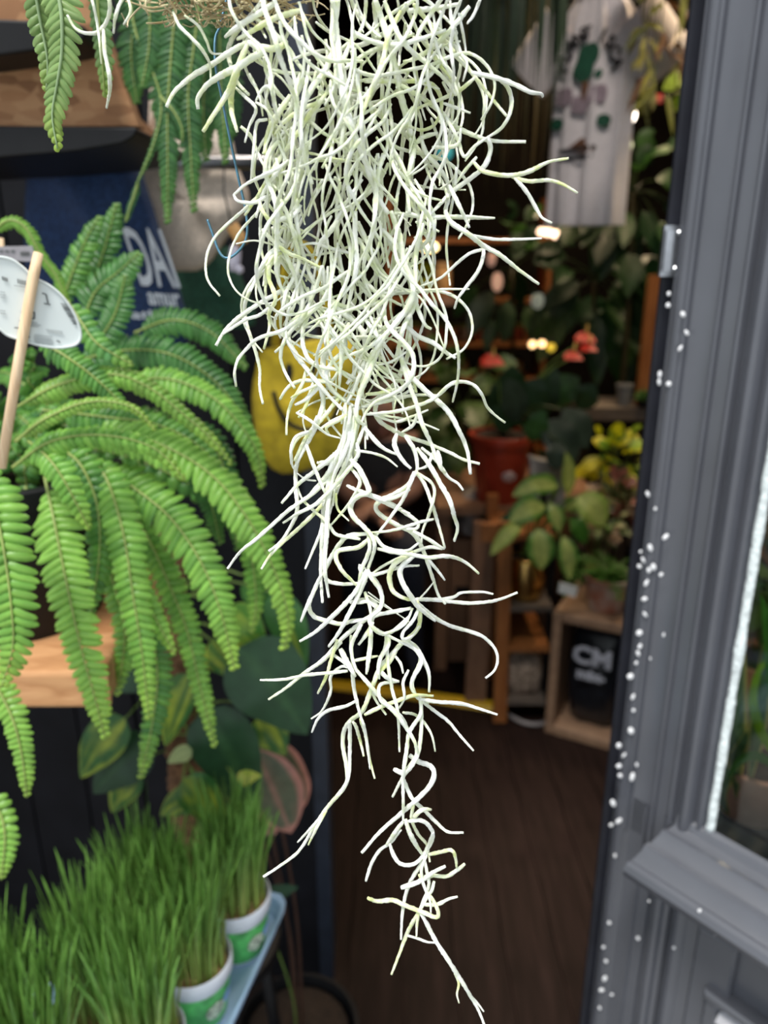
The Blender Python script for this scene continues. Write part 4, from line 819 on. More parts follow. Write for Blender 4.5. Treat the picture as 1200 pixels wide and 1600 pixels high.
PK = (.58, .26, .21); GG = (.13, .15, .09)
aleaf(rub, (398, 1172), (455, 1302), 46, .95, GG, PK, 'rim', 'oval', (.15, -1, .3), name='leaf', across=12, fold=.06)
aleaf(rub, (412, 1150), (474, 1262), 38, .98, GG, PK, 'rim', 'oval', (-.4, -1, .2), across=12, fold=.06)
aleaf(rub, (392, 1250), (430, 1305), 30, .99, PK, GG, 'streak', 'oval')
stem(rub, [V(-.16, 1.05, .18), V(-.165, 1.02, .5), at(398, 1172, .95)], .003, (.10, .05, .035)); stem(rub, [V(-.15, 1.05, .18), V(-.15, 1.03, .5), at(412, 1150, .98)], .003, (.10, .05, .035)); stem(rub, [V(-.16, 1.04, .18), V(-.16, 1.02, .45), at(392, 1250, .99)], .003, (.10, .05, .035))
aleaf(rub, (404, 1408), (466, 1386), 12, .96, (.02, .07, .03), None, None, 'lance'); aleaf(rub, (404, 1400), (424, 1450), 12, .98, (.02, .07, .03), None, None, 'lance')
stem(rub, [at(404, 1404, .96), V(-.16, 1.0, .35), V(-.16, 1.04, .19)], .002)
# ------------------------------------------------------------------ tote bags hanging on the boards
def bag(name, lb, poly, Y, thick, mt, straps):
    t = thing(name, lb, 'bag', at(poly[0][0], max(p[1] for p in poly), Y)); P = catmull([at(x, y, Y) for x, y in poly + poly[:1]], 3)[:-1]; c = sum(P, V(0, 0, 0)) / len(P); n = len(P); m = MB()
    def rg(s, dy, wob=0): return [c + (p - c) * s + V(0, dy + wob * noise.noise(p * 14), 0) for p in P]
    b = m.grid([rg(.03, thick), rg(.6, thick, .01), rg(.93, thick * .9, .008), rg(1, thick * .45), rg(.985, 0), rg(.9, -thick * .35, .012), rg(.65, -thick * .55, .03), rg(.35, -thick * .6, .03), rg(.03, -thick * .6)], close=True)
    m.face(*[b + k for k in range(n - 1, -1, -1)]); m.face(*[b + 8 * n + k for k in range(n)]); m.build('bag_body', mt, t)
    for (x0, y0, x1, y1) in straps:
        mm = MB(); a, b2 = at(x0, y0, Y), at(x1, y1, Y); w_ = catmull([a, a.lerp(b2, .3) + V(0, 0, .13), a.lerp(b2, .7) + V(0, 0, .13), b2], 6); mm.tube(w_, .009, 6, flat=.3); mm.build('strap', mt, t)
    return t
NAVY = mat('navy_canvas', (.016, .042, .12), .85, 0, .35, 240, .3); BEI = mat('beige_canvas', (.62, .52, .43), .9, 0, .15, 200, .3); DGR = mat('bottle_green_canvas', (.022, .085, .05), .85, 0, .3, 200, .3); YEL = mat('yellow_canvas', (.45, .33, .012), .85, 0, .2, 60, .2)
LETW = mat('white_screen_print', (.62, .66, .72), .7, 0, .06, 60)
bag('tote_bag', 'beige canvas tote bag hanging behind the dark fern', [(215, 212), (280, 205), (350, 200), (370, 260), (388, 318), (352, 372), (318, 418), (285, 424), (255, 416), (232, 350), (215, 280)], 1.16, .03, BEI, [(240, 210, 330, 204)])
bag('tote_bag', 'dark green canvas tote bag below the beige bag', [(262, 388), (320, 384), (362, 390), (378, 440), (398, 508), (330, 514), (268, 512)], 1.24, .03, DGR, [(285, 388, 345, 388)])
nb = bag('tote_bag', 'navy blue canvas tote bag with white lettering behind the big fern', [(40, 245), (120, 238), (200, 234), (222, 285), (248, 370), (272, 440), (290, 510), (280, 545), (180, 552), (60, 548), (36, 400)], 1.06, .035, NAVY, [(80, 242, 170, 238)])
def shear(px, py, Y, xd, yd):
    o = at(px, py, Y); a = at(px + xd[0], py + xd[1], Y) - o; b2 = at(px + yd[0], py + yd[1], Y) - o; k = 1 / 100.0
    return Matrix(((a.x * k, b2.x * k, 0, o.x), (0, 0, -1, o.y), (a.z * k, b2.z * k, 0, o.z), (0, 0, 0, 1)))
def fitted(txt, px, py, Y, w_, h_, m_, parent, xd=(1, 0), yd=(0, -1), bold=.02):
    """lettering w_ by h_ photo pixels, upright along yd, reading along xd"""
    o = textmesh(txt, 1.0, m_, None, Matrix.Identity(4), 'lettering', .0, 1.0, bold); me = o.data
    xs = [v.co.x for v in me.vertices]; ys = [v.co.y for v in me.vertices]; kx = w_ / (max(xs) - min(xs)); ky = h_ / (max(ys) - min(ys)); cx, cy = (max(xs) + min(xs)) / 2, (max(ys) + min(ys)) / 2
    for v in me.vertices:
        a, b2 = (v.co.x - cx) * kx, (v.co.y - cy) * ky
        v.co = at(px + a * xd[0] + b2 * yd[0], py + a * xd[1] + b2 * yd[1], Y)
    me.update(); put(o, parent); return o
fitted('DAI', 236, 402, 1.024, 62, 92, LETW, nb, (1, .06), (-.34, -1), .012); fitted('amur', 256, 468, 1.024, 50, 20, LETW, nb, (1, .06), (-.2, -1), .03); fitted('atlum', 244, 492, 1.022, 80, 15, LETW, nb, (1, .03), (-.2, -1), .03)
sb = bag('smiley_bag', 'yellow bag with a black smiling face hanging behind the moss', [(404, 548), (470, 536), (545, 530), (566, 600), (566, 690), (520, 722), (440, 742), (404, 700), (392, 620)], 1.24, .035, YEL, [(430, 540, 520, 532)])
for (x, y, rx, ry) in ((452, 582, 6, 15), (490, 574, 5, 13)):
    m = MB(); m.prism([at(x + rx * math.cos(k * .3927), y + ry * math.sin(k * .3927), 1.203) for k in range(16)], (0, -.002, 0)); m.build('eye', BLK, sb, False)
m = MB(); W = catmull([at(x, y, 1.203) for x, y in [(427, 612), (436, 640), (455, 664), (486, 672), (515, 660), (530, 634)]], 6); m.tube(W, .0042, 6); m.build('mouth', BLK, sb)
# little cork-topped bottle seen past the wire
cb = thing('small_bottle', 'small clear bottle with a cork stopper beyond the wire hook', 'bottle', at(372, 425, 1.0))
m = MB(); m.tube([at(380, 382, 1.0), at(375, 372, 1.0), at(362, 352, 1.0)], [.0075, .008, .0075], 12); m.build('cork', wood('cork', (.62, .3, .09), (.78, .45, .16), (30, 30, 30)), cb)
m = MB(); m.tube([at(367, 385, 1.003), at(368, 392, 1.0), at(366, 408, 1.0), at(367, 424, 1.0)], [.0055, .0075, .008, .006], 12); m.ball(at(374, 421, .99), .0055); m.build('glass_body', mat('milky_glass', (.62, .58, .68), .15, 0, .1, 30), cb)
m = MB(); m.tube([at(362, 352, 1.0), at(350, 300, 1.03), at(350, 258, 1.132)], .0012, 5); m.build('string', BLK, cb)
# ------------------------------------------------------------------ inside the shop
IR = random.Random(17)
ORW = wood('orange_stained_wood', (.26, .085, .022), (.44, .17, .05), (10, 10, 1), .5, 5); BRW = wood('brown_plank', (.20, .095, .05), (.33, .17, .09), (10, 10, 1), .55, 5); GRW = wood('grey_brown_plank', (.10, .08, .065), (.17, .135, .11), (2, 10, 10), .6, 5); PLY = wood('crate_ply', (.27, .16, .10), (.38, .24, .15), (3, 9, 9), .6, 5)
def beam(name, a, b, wx, wy, mt, parent):
    m = MB(); a, b = Vector(a), Vector(b); r = V(wx / 2, 0, 0); f = V(0, wy / 2, 0)
    bb = m.grid([[p - r - f, p + r - f, p + r + f, p - r + f] for p in (a, b)], close=True); m.face(bb + 3, bb + 2, bb + 1, bb); m.face(bb + 4, bb + 5, bb + 6, bb + 7); return m.build(name, mt, parent, False)
# fill lamps added out of frame to brighten the shop and the shirt
for i, (x, y, e) in enumerate(((.35, 3.3, 7), (1.3, 2.6, 13), (.75, 3.9, 20), (.62, 1.75, 9))):
    t = thing('added_fill_lamp', ('added round fill lamp above the seated person', 'added round fill lamp above the crate', 'added round fill lamp above the back shelves', 'added round fill lamp just inside the doorway')[i], 'lamp', (x, y, 2.9))
    m = MB(); m.lathe([(.13, 2.9), (.14, 2.885), (.14, 2.86), (.12, 2.855)], (x, y, 0), 24); m.build('fill_lamp_body', WHITEP, t)
    m = MB(); m.lathe([(.118, 2.856), (.115, 2.84), (.06, 2.83), (.004, 2.828)], (x, y, 0), 24); m.build('diffuser', mat('fill_lamp_diffuser', (1, .8, .55), .5, emit=6), t)
    l = bpy.data.lights.new('fill_light', 'AREA'); l.shape = 'DISK'; l.size = .22; l.energy = e; l.color = (1, .74, .45) if i < 3 else (1, .9, .82); o = bpy.data.objects.new('fill_light', l); COL.objects.link(o); o.location = (x, y, 2.82); put(o, t)
# crate with two bags of compost
c0 = V(.545, 2.263, 0); cu = (V(.763, 2.146, 0) - c0).normalized(); cn = V(cu.y, -cu.x, 0); cb_ = -cn; CW, CH_, CDp = .46, .455, .30
crate = thing('wooden_crate', 'plywood crate lying on its side holding two black compost bags', 'crate', c0)
def cbox(name, u0, u1, d0, d1, z0, z1, mt=PLY):
    m = MB(); P = [c0 + cu * a + cb_ * b + V(0, 0, z0) for a, b in ((u0, d0), (u1, d0), (u1, d1), (u0, d1))]; m.prism(P, (0, 0, z1 - z0)); o = m.build(name, mt, crate, False); b = o.modifiers.new('b', 'BEVEL'); b.width = .005; b.segments = 2; return o
cbox('side_panel', 0, .03, 0, CDp, .0, CH_); cbox('side_panel', CW - .03, CW, 0, CDp, 0, CH_); cbox('base_panel', .03, CW - .03, 0, CDp, .0, .035); cbox('top_panel', .03, CW - .03, 0, CDp, CH_ - .032, CH_); cbox('back_panel', .03, CW - .03, CDp - .01, CDp, .035, CH_ - .032)
COMP = mat('black_compost_plastic', (.010, .012, .017), .3, 0, .3, 40, .25); BAGW = mat('pale_bag_print', (.50, .52, .60), .6)
for i, (u0, u1, lb) in enumerate(((.045, .225, 'black compost bag with white print on the left inside the crate'), (.235, .415, 'black compost bag with white print on the right inside the crate'))):
    t = thing('compost_bag', lb, 'bag', c0 + cu * ((u0 + u1) / 2) + cb_ * .12 + V(0, 0, .036)); m = MB(); rows = []
    for k in range(11):
        v = k / 10; z = .037 + v * .36; th = .075 * math.sin(math.pi * min(1, .12 + v * .88)) ** .6 + .006; hw_ = (u1 - u0) / 2 * (.86 + .14 * math.sin(math.pi * v)) ; row = []
        for q in range(20):
            a = 2 * math.pi * q / 20; ca, sa = math.cos(a), math.sin(a); p = c0 + cu * ((u0 + u1) / 2 + hw_ * math.copysign(abs(ca) ** .6, ca)) + cb_ * (.115 + th * math.copysign(abs(sa) ** .8, sa)) + V(0, 0, z)
            row.append(p + cn * .012 * noise.noise(p * 22))
        rows.append(row)
    b = m.grid(rows, close=True); m.face(*range(b + 19, b - 1, -1)); m.face(*range(b + 200, b + 220)); m.build('bag_body', COMP, t)
    for (tx, zz, sz) in (('CM', .315, .085), ('mix-', .25, .05)):
        o = c0 + cu * ((u0 + u1) / 2) + cb_ * .012 + V(0, 0, zz); textmesh(tx, sz, BAGW, t, frame(o, cu, (0, 0, 1)), 'lettering', .001, 1.0, .003)
# terracotta pot with feathery fern on the crate
fp = at(945, 962, 2.30); fx, fy = fp.x, 2.30
t = thing('potted_fern', 'small feathery fern in a limescaled terracotta pot on top of the crate', 'potted plant', (fx, fy, CH_))
def scaly():
    m, nt, b = newmat('limed_terracotta'); tc = nt.nodes.new('ShaderNodeTexCoord'); n = nt.nodes.new('ShaderNodeTexNoise'); n.inputs['Scale'].default_value = 14; nt.links.new(tc.outputs['Object'], n.inputs['Vector'])
    r = ramp(nt, [(.42, (.40, .13, .07)), (.6, (.55, .42, .34))]); nt.links.new(n.outputs['Fac'], r.inputs[0]); nt.links.new(r.outputs[0], b.inputs['Base Color']); b.inputs['Roughness'].default_value = .8; return m
potbody(t, (fx, fy), CH_ + .001, .078, .115, scaly()); soil(t, (fx, fy), .066, CH_ + .105)
for k in range(30):
    a = IR.uniform(0, 6.28); el = IR.uniform(.15, 1.2); d = V(math.cos(a) * math.cos(el), math.sin(a) * math.cos(el), math.sin(el)); W = arcpath((fx, fy, CH_ + .105), d, IR.uniform(.10, .19), IR.uniform(.3, .9), 8); m = MB()
    cc = jc((.07, .20, .03), .4, IR)
    for j in range(1, 9):
        for s in (-1, 1):
            p = W[j]; dd = (V(-math.sin(a), math.cos(a), 0) * s + d * .4).normalized(); leaf(m, [p, p + dd * .012, p + dd * .024], lambda u: .005 * (1 - u * .8), (0, 0, 1), lambda u, k_: cc, 2, .1)
    m.tube(W, .0012, 5, cols=[cc] * 9); m.build('frond', FOL, t)
m = MB(); p = at(888, 922, 2.2); m.prism([at(875, 910, 2.2), at(903, 918, 2.2), at(899, 934, 2.2), at(872, 925, 2.2)], (0, .003, 0)); m.build('name_card', WHITEP, t, False)
m = MB(); m.tube([at(888, 930, 2.203), V(fx - .05, fy, CH_ + .11)], .0015, 5); m.build('card_peg', BLK, t)
# ladder shelf with brass pot and dieffenbachia
lad = thing('ladder_shelf', 'orange stained wooden ladder shelf beside the crate', 'shelf', (.38, 2.38, 0))
beam('leg', atz(742, 1096, .005), at(757, 815, 2.58), .075, .03, BRW, lad)
beam('leg', V(.402, 2.33, .005), V(.385, 2.33, .74), .045, .035, ORW, lad); beam('leg', V(.572, 2.42, .005), V(.565, 2.42, .74), .018, .018, BLK, lad)
beam('leg', V(.39, 2.62, .005), V(.385, 2.62, .74), .04, .035, ORW, lad); beam('leg', V(.572, 2.62, .005), V(.565, 2.62, .74), .018, .018, BLK, lad)
for z, mt in ((.285, ORW), (.435, GRW), (.08, GRW)):
    m = MB(); m.box((.485, 2.47, z), (.145, .30, .018)); m.build('shelf_board', mt, lad, False)
m = MB(); m.box((.47, 2.52, .66), (.20, .24, .02)); m.build('top_board', ORW, lad, False)
m = MB(); m.box((.37, 2.335, .70), (.12, .02, .06)); m.build('side_rail', ORW, lad, False)
t = thing('bark_bag', 'clear bag of speckled bark chips on the bottom rung of the ladder shelf', 'bag', (.50, 2.43, .09))
m = MB(); rows = [[V(.485 + .07 * s_ * math.copysign(abs(math.cos(a)) ** .5, math.cos(a)), 2.43 + .08 * s_ * math.copysign(abs(math.sin(a)) ** .5, math.sin(a)), .0895 + z) for a in [k * .3142 for k in range(20)]] for z, s_ in ((0, .9), (.03, 1), (.09, 1), (.13, .9), (.15, .5), (.155, .05))]
b = m.grid(rows, close=True); m.face(*range(b + 19, b - 1, -1)); m.build('bag_body', mat('bark_chips', (.33, .25, .19), .8, 0, .75, 60, .8), t)
t = thing('potted_dieffenbachia', 'broad variegated green houseplant in a shiny brass pot on the ladder shelf', 'potted plant', (.475, 2.40, .445))
m = MB(); m.lathe([(.05, 0), (.062, .02), (.066, .08), (.063, .13), (.058, .15), (.054, .15), (.058, .13), (.06, .08)], (.475, 2.40, .4455), 32, caps=False); m.build('brass_pot', mat('brass', (.62, .40, .13), .25, 1, .25, 25), t)
soil(t, (.475, 2.40), .054, .585)
dg, dc = (.085, .27, .04), (.60, .70, .22); lg = (.34, .50, .09)
base0 = V(.475, 2.40, .59)
for (b_, t_, hw, Y, c, c2, pt_) in [((872, 760), (800, 775), 16, 2.32, dg, dc, 'centre'), ((852, 792), (796, 815), 20, 2.28, dg, dc, 'centre'), ((822, 815), (766, 868), 12, 2.26, lg, dc, 'centre'), ((840, 826), (846, 890), 22, 2.25, dg, dc, 'centre'), ((858, 785), (874, 832), 14, 2.26, dg, dc, 'centre'),
    ((880, 838), (890, 905), 16, 2.25, dg, dc, 'centre'), ((888, 776), (884, 706), 11, 2.3, lg, dc, 'centre'), ((902, 776), (944, 822), 24, 2.3, lg, dc, 'centre'), ((880, 795), (915, 790), 12, 2.34, dg, dc, 'centre'), ((835, 800), (772, 828), 10, 2.36, (.02, .08, .02), None, None), ((890, 810), (915, 850), 14, 2.35, dg, None, None), ((870, 770), (840, 742), 10, 2.38, dg, dc, 'centre')]:
    aleaf(t, b_, t_, hw, Y, c, c2, pt_, 'lance' if hw < 15 else 'oval', fold=.2, sag=.08); p = at(*b_, Y); stem(t, [p, p.lerp(base0, .5) + V(0, 0, .03), base0 + V(IR.uniform(-.02, .02), 0, 0)], .0035)
# table with the red pot of anthurium, white card box
tab = thing('plant_table', 'brown wooden table carrying the red anthurium pot', 'table', (.52, 2.9, 0))
m = MB(); m.box((.50, 2.93, .665), (.62, .55, .03)); m.build('table_top', BRW, tab, False)
for x, y in ((.22, 2.70), (.78, 2.70), (.22, 3.16), (.78, 3.16)): beam('leg', (x, y, 0), (x, y, .65), .045, .045, BRW, tab)
t = thing('potted_anthurium', 'anthurium with red blooms and large dark leaves in a red pot', 'potted plant', (.43, 2.76, .68))
RP = mat('red_glazed_pot', (.40, .045, .02), .35, 0, .25, 9); potbody(t, (.43, 2.76), .681, .115, .25, RP); soil(t, (.43, 2.76), .1, .92)
m = MB(); fx_ = at(795, 745, 2.655); m.ball((fx_.x, 2.652, fx_.z), .022, 12, 8, (1.2, .2, .9)); m.build('glaze_mark', mat('pale_glaze', (.45, .33, .32), .4, 0, .5, 60), t)
ad, ad2 = (.018, .05, .022), (.035, .06, .045); ab = V(.43, 2.76, .93)
for (b_, t_, hw, Y, c) in [((795, 640), (800, 570), 26, 2.8, ad), ((820, 650), (845, 590), 26, 2.75, ad), ((850, 660), (900, 720), 30, 2.6, ad2), ((880, 640), (918, 700), 26, 2.62, ad2), ((810, 660), (792, 590), 22, 2.7, ad2), ((835, 655), (870, 575), 24, 2.85, ad), ((860, 630), (905, 590), 24, 2.85, (.03, .09, .025)), ((800, 670), (765, 640), 20, 2.7, ad), ((830, 690), (850, 640), 18, 2.6, (.03, .10, .03)), ((870, 690), (868, 735), 18, 2.55, ad2), ((905, 640), (930, 600), 20, 2.9, ad), ((780, 660), (770, 600), 18, 2.85, ad)]:
    aleaf(t, b_, t_, hw, Y, c, None, None, 'oval'); p = at(*b_, Y); stem(t, [p, p.lerp(ab, .5) + V(0, 0, .05), ab], .004, (.03, .07, .02))
RED = (.62, .035, .025)
for (x, y, Y, s) in ((770, 566, 2.75, 19), (915, 530, 2.75, 17), (896, 558, 2.7, 15), (920, 545, 2.72, 14)):
    aleaf(t, (x - s, y - 3), (x + s, y + 4), s * .7, Y, RED, (.72, .05, .03), 'centre', 'heart', (0, -.7, .8), name='red_bloom'); p = at(x, y, Y); m = MB(); m.tube([p, p + V(.0, -.01, .05)], [.006, .003], 8); m.build('spadix', mat('spadix', (.7, .45, .1), .5), t); stem(t, [p, p.lerp(ab, .5) + V(0, 0, .06), ab], .003)
m = MB(); m.prism([at(828, 716, 2.62), at(884, 728, 2.62), at(882, 796, 2.62), at(832, 788, 2.62)], (0, .05, 0)); tag(m.build('card_box', mat('off_white_card', (.42, .42, .43), .7), None, False), 'off-white card box standing against the red pot', 'box')
m = MB(); P = [at(722, 778, 2.75), at(752, 768, 2.75), at(758, 842, 2.75), at(720, 838, 2.75)]; m.prism(P, (0, .12, 0)); o = m.build('paper_sack', mat('crumpled_grey_paper', (.26, .23, .22), .7, 0, .5, 25, .8), None, False); b = o.modifiers.new('b', 'BEVEL'); b.width = .02; b.segments = 3
tag(o, 'crumpled grey paper sack behind the ladder shelf', 'sack')
st_ = thing('low_stool_box', 'brown wooden box under the grey paper sack', 'box', (.36, 2.8, 0)); pb = at(738, 842, 2.75); m = MB(); m.box((pb.x, 2.81, (pb.z - .004) / 2), (.16, .13, pb.z - .006)); m.build('box_body', BRW, st_, False); m = MB(); m.box((pb.x, 2.742, (pb.z) * .6), (.12, .006, .03)); m.build('hand_slot', BLK, st_, False)
# right-hand bench with croton, orange flower, pink fittonia
bn = thing('plant_bench', 'grey-brown plank bench behind the crate', 'bench', (1.05, 2.85, 0)); m = MB(); m.box((1.24, 2.86, .56), (.80, .46, .03)); m.build('bench_top', GRW, bn, False)
for x, y in ((.87, 2.68), (1.5, 2.68), (.87, 3.04), (1.5, 3.04)): beam('leg', (x, y, 0), (x, y, .545), .04, .04, GRW, bn)
def bushy(name, lb, px, py, Y, zb, n, r, cl, size, potm, pr=.055, ph=.10, group=None, shape='oval', up=.5):
    c = at(px, py, Y); t = thing(name, lb, 'potted plant', (c.x, Y, zb), group); potbody(t, (c.x, Y), zb + .001, pr, ph, potm, sides=20); soil(t, (c.x, Y), pr * .88, zb + ph * .9); b0 = V(c.x, Y, zb + ph * .9)
    for k in range(n):
        d = V(IR.gauss(0, 1), IR.gauss(0, 1), IR.gauss(0, 1)).normalized(); p = c + d * r * IR.uniform(.35, 1); dd = (d + V(0, -.3, up)).normalized(); cc = jc(IR.choice(cl), .25, IR); L = size * IR.uniform(.7, 1.2); m = MB()
        leaf(m, arcpath(p, dd, L, .35, 5), oval(L * .32) if shape == 'oval' else lance(L * .13), (0, -.6, .8), lambda u, kk: mixc(cc, (cc[0] * 1.5, cc[1] * 1.4, cc[2]), .6 if abs(kk) < .1 else 0), 4, .15); m.build('leaf', FOL, t)
        if k % 3 == 0: stem(t, [p, p.lerp(b0, .5), b0], .0022, (.12, .16, .05))
    return t
bushy('potted_croton', 'bright yellow-green leafy plant near the grey post', 965, 712, 2.75, .576, 46, .10, [(.75, .72, .02), (.60, .62, .02), (.28, .44, .03), (.12, .25, .03)], .075, TERRA)
bushy('potted_kalanchoe', 'plant with a small cluster of orange flowers beside the croton', 852, 710, 2.72, .681, 14, .035, [(.75, .25, .02), (.6, .16, .02)], .032, BLK, .03, .05)
bushy('potted_fittonia', 'pink-veined leafy plant below the yellow croton', 968, 775, 2.60, .576, 44, .085, [(.42, .16, .13), (.34, .13, .11), (.10, .13, .06), (.28, .20, .14)], .06, BLK, .05, .07)
bushy('potted_bush', 'mottled green and pink small-leaved plant above the crate fern', 940, 815, 2.48, .456, 44, .07, [(.14, .20, .07), (.30, .20, .14), (.08, .16, .04), (.24, .26, .14)], .045, BLK, .045, .06)
# plank shelf with grey pot, small round plant and orange upright
ps = thing('plank_shelf', 'grey plank wall shelf with an orange wooden upright near the grey post', 'shelf', (1.05, 3.1, 0)); a = at(930, 645, 3.1); m = MB(); m.box((a.x + .33, 3.2, a.z), (.80, .26, .05)); m.build('shelf_board', GRW, ps, False)
zs = a.z + .026; u0, u1 = at(1022, 560, 3.12), at(1030, 430, 3.12); beam('upright', (u0.x, 3.13, zs), (u0.x, 3.13, u1.z), .10, .04, ORW, ps); beam('leg', (a.x - .02, 3.27, 0), (a.x - .02, 3.27, zs - .05), .04, .04, GRW, ps); beam('leg', (a.x + .68, 3.27, 0), (a.x + .68, 3.27, zs - .05), .04, .04, GRW, ps)
g = at(978, 625, 3.09); t = thing('grey_pot', 'small plain grey pot standing on the plank shelf', 'pot', (g.x, 3.12, zs)); potbody(t, (g.x, 3.12), zs + .001, .033, .085, mat('grey_glaze', (.2, .2, .2), .5), sides=20)
g = at(1012, 607, 3.05); t = thing('succulent', 'round pale green succulent in a dark cup at the foot of the orange upright', 'potted plant', (g.x, 3.08, zs)); potbody(t, (g.x, 3.08), zs + .001, .03, .03, BLK, sides=18)
for k in range(22):
    aa = k * 2.4; el = k / 22 * 1.3; d = V(math.cos(aa) * math.cos(el), math.sin(aa) * math.cos(el), math.sin(el)); m = MB(); leaf(m, arcpath((g.x, 3.08, zs + .03), d, .045, -.1, 5), oval(.013), (0, 0, 1), lambda u, kk: (.12, .26, .08), 4, -.2, .3); m.build('leaf', FOL, t)
# big dark foliage on the right
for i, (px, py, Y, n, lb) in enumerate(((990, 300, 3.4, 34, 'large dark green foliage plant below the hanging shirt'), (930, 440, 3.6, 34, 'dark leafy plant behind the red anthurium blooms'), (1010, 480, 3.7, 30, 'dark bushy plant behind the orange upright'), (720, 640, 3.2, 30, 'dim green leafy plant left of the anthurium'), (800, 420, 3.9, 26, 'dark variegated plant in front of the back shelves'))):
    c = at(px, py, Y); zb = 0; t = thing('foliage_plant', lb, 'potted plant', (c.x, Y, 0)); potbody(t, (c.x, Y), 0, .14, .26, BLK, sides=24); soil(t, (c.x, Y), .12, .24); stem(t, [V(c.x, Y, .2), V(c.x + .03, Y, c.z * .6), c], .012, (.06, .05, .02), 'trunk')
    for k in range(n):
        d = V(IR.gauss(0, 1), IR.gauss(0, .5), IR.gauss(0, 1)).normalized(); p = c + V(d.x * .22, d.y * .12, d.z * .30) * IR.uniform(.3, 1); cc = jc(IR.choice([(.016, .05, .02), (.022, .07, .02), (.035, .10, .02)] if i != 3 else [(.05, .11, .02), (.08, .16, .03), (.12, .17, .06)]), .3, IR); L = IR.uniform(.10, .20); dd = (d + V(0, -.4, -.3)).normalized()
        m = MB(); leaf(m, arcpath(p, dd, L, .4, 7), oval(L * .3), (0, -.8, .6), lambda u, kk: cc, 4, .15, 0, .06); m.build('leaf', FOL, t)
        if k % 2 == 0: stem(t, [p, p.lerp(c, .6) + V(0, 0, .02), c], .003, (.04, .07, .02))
ORD = ['first', 'second', 'third', 'fourth', 'fifth', 'sixth', 'seventh', 'eighth', 'ninth', 'tenth', 'eleventh']
# back shelves with rows of pots
bs = thing('back_shelves', 'reddish wooden wall shelves at the back of the shop', 'shelf', at(735, 700, 4.3)); xs = [at(x, 500, 4.3).x for x in (612, 842)]
zsh = [at(735, y, 4.2).z for y in (590, 535, 466, 372)]
for z in zsh:
    m = MB(); m.box(((xs[0] + xs[1]) / 2, 4.33, z - .012), (xs[1] - xs[0], .28, .024)); m.build('shelf_board', ORW, bs, False)
for x in (xs[0] - .015, xs[1] + .015): beam('side_panel', (x, 4.33, 0), (x, 4.33, zsh[3] + .2), .026, .28, ORW, bs)
m = MB(); a, b = at(690, 461, 4.17), at(757, 461, 4.17); m.box(((a.x + b.x) / 2, 4.178, zsh[2] - .012), (b.x - a.x, .02, .04)); m.build('lit_shelf_edge', mat('pink_lit_edge', (.62, .38, .30), .4), bs, False)  # lit stretch of the shelf edge, its light put into a pale pink
SMALL = [mat('red_clay', (.38, .09, .05), .6), mat('orange_clay', (.46, .17, .07), .6), mat('pale_clay', (.42, .30, .22), .6)]
for k in range(11):
    x = xs[0] + .06 + k * (xs[1] - xs[0] - .12) / 10; r = IR.uniform(.026, .034); t = thing('clay_pot', ORD[k] + ' small clay pot from the left in the row on the back shelf', 'pot', (x, 4.28, zsh[1]), 'clay pots in a row on the back shelf'); potbody(t, (x, 4.28), zsh[1] + .001, r, .07, SMALL[k % 3], sides=16)
    for q in range(5):
        m = MB(); a_ = q * 1.257; cc = jc((.22, .24, .04), .4, IR); leaf(m, arcpath((x, 4.28, zsh[1] + .06), (math.cos(a_) * .6, math.sin(a_) * .6, 1), .06, .3, 5), oval(.016), (0, -1, .2), lambda u, kk: cc, 3); m.build('leaf', FOL, t)
for k in range(7):
    x = xs[0] + .10 + k * (xs[1] - xs[0] - .2) / 6; t = thing('glass_jar', ORD[k] + ' amber jar from the left on the lower back shelf', 'jar', (x, 4.27, zsh[0]), 'amber jars on the lower back shelf'); m = MB(); m.lathe([(.024, 0), (.026, .004), (.026, .06), (.018, .07), (.018, .08), (.02, .082), (.02, .09)], (x, 4.27, zsh[0] + .001), 16); m.build('jar_body', mat('amber_glass', (.36, .22, .08), .2, 0, .3, 20), t); m = MB(); m.lathe([(.021, .09), (.021, .10), (.002, .101)], (x, 4.27, zsh[0] + .001), 16); m.build('lid', BLK, t)
c = at(663, 425, 4.2); t = thing('potted_moss_ball', 'round yellow-green plant on the upper back shelf', 'potted plant', (c.x, 4.25, zsh[2])); potbody(t, (c.x, 4.25), zsh[2] + .001, .035, .05, SMALL[1], sides=16)
for k in range(40):
    d = V(IR.gauss(0, 1), IR.gauss(0, 1), IR.gauss(0, 1)).normalized(); m = MB(); cc = jc((.34, .40, .02), .4, IR); leaf(m, arcpath(V(c.x, 4.25, zsh[2] + .11) + d * .035, d, .04, .1, 4), oval(.012), (0, -1, .3), lambda u, kk: cc, 3); m.build('leaf', FOL, t)
c = at(692, 440, 4.2); t = thing('canister', 'tall cream canister beside the yellow-green plant', 'canister', (c.x, 4.26, zsh[2])); m = MB(); m.lathe([(.046, 0), (.05, .005), (.05, .15), (.046, .155)], (c.x, 4.26, zsh[2] + .001), 24); m.build('canister_body', mat('cream_tin', (.62, .38, .18), .5), t); m = MB(); m.lathe([(.051, .155), (.051, .175), (.01, .18)], (c.x, 4.26, zsh[2] + .001), 24); m.build('lid', mat('cream_tin', (.62, .38, .18), .5), t)
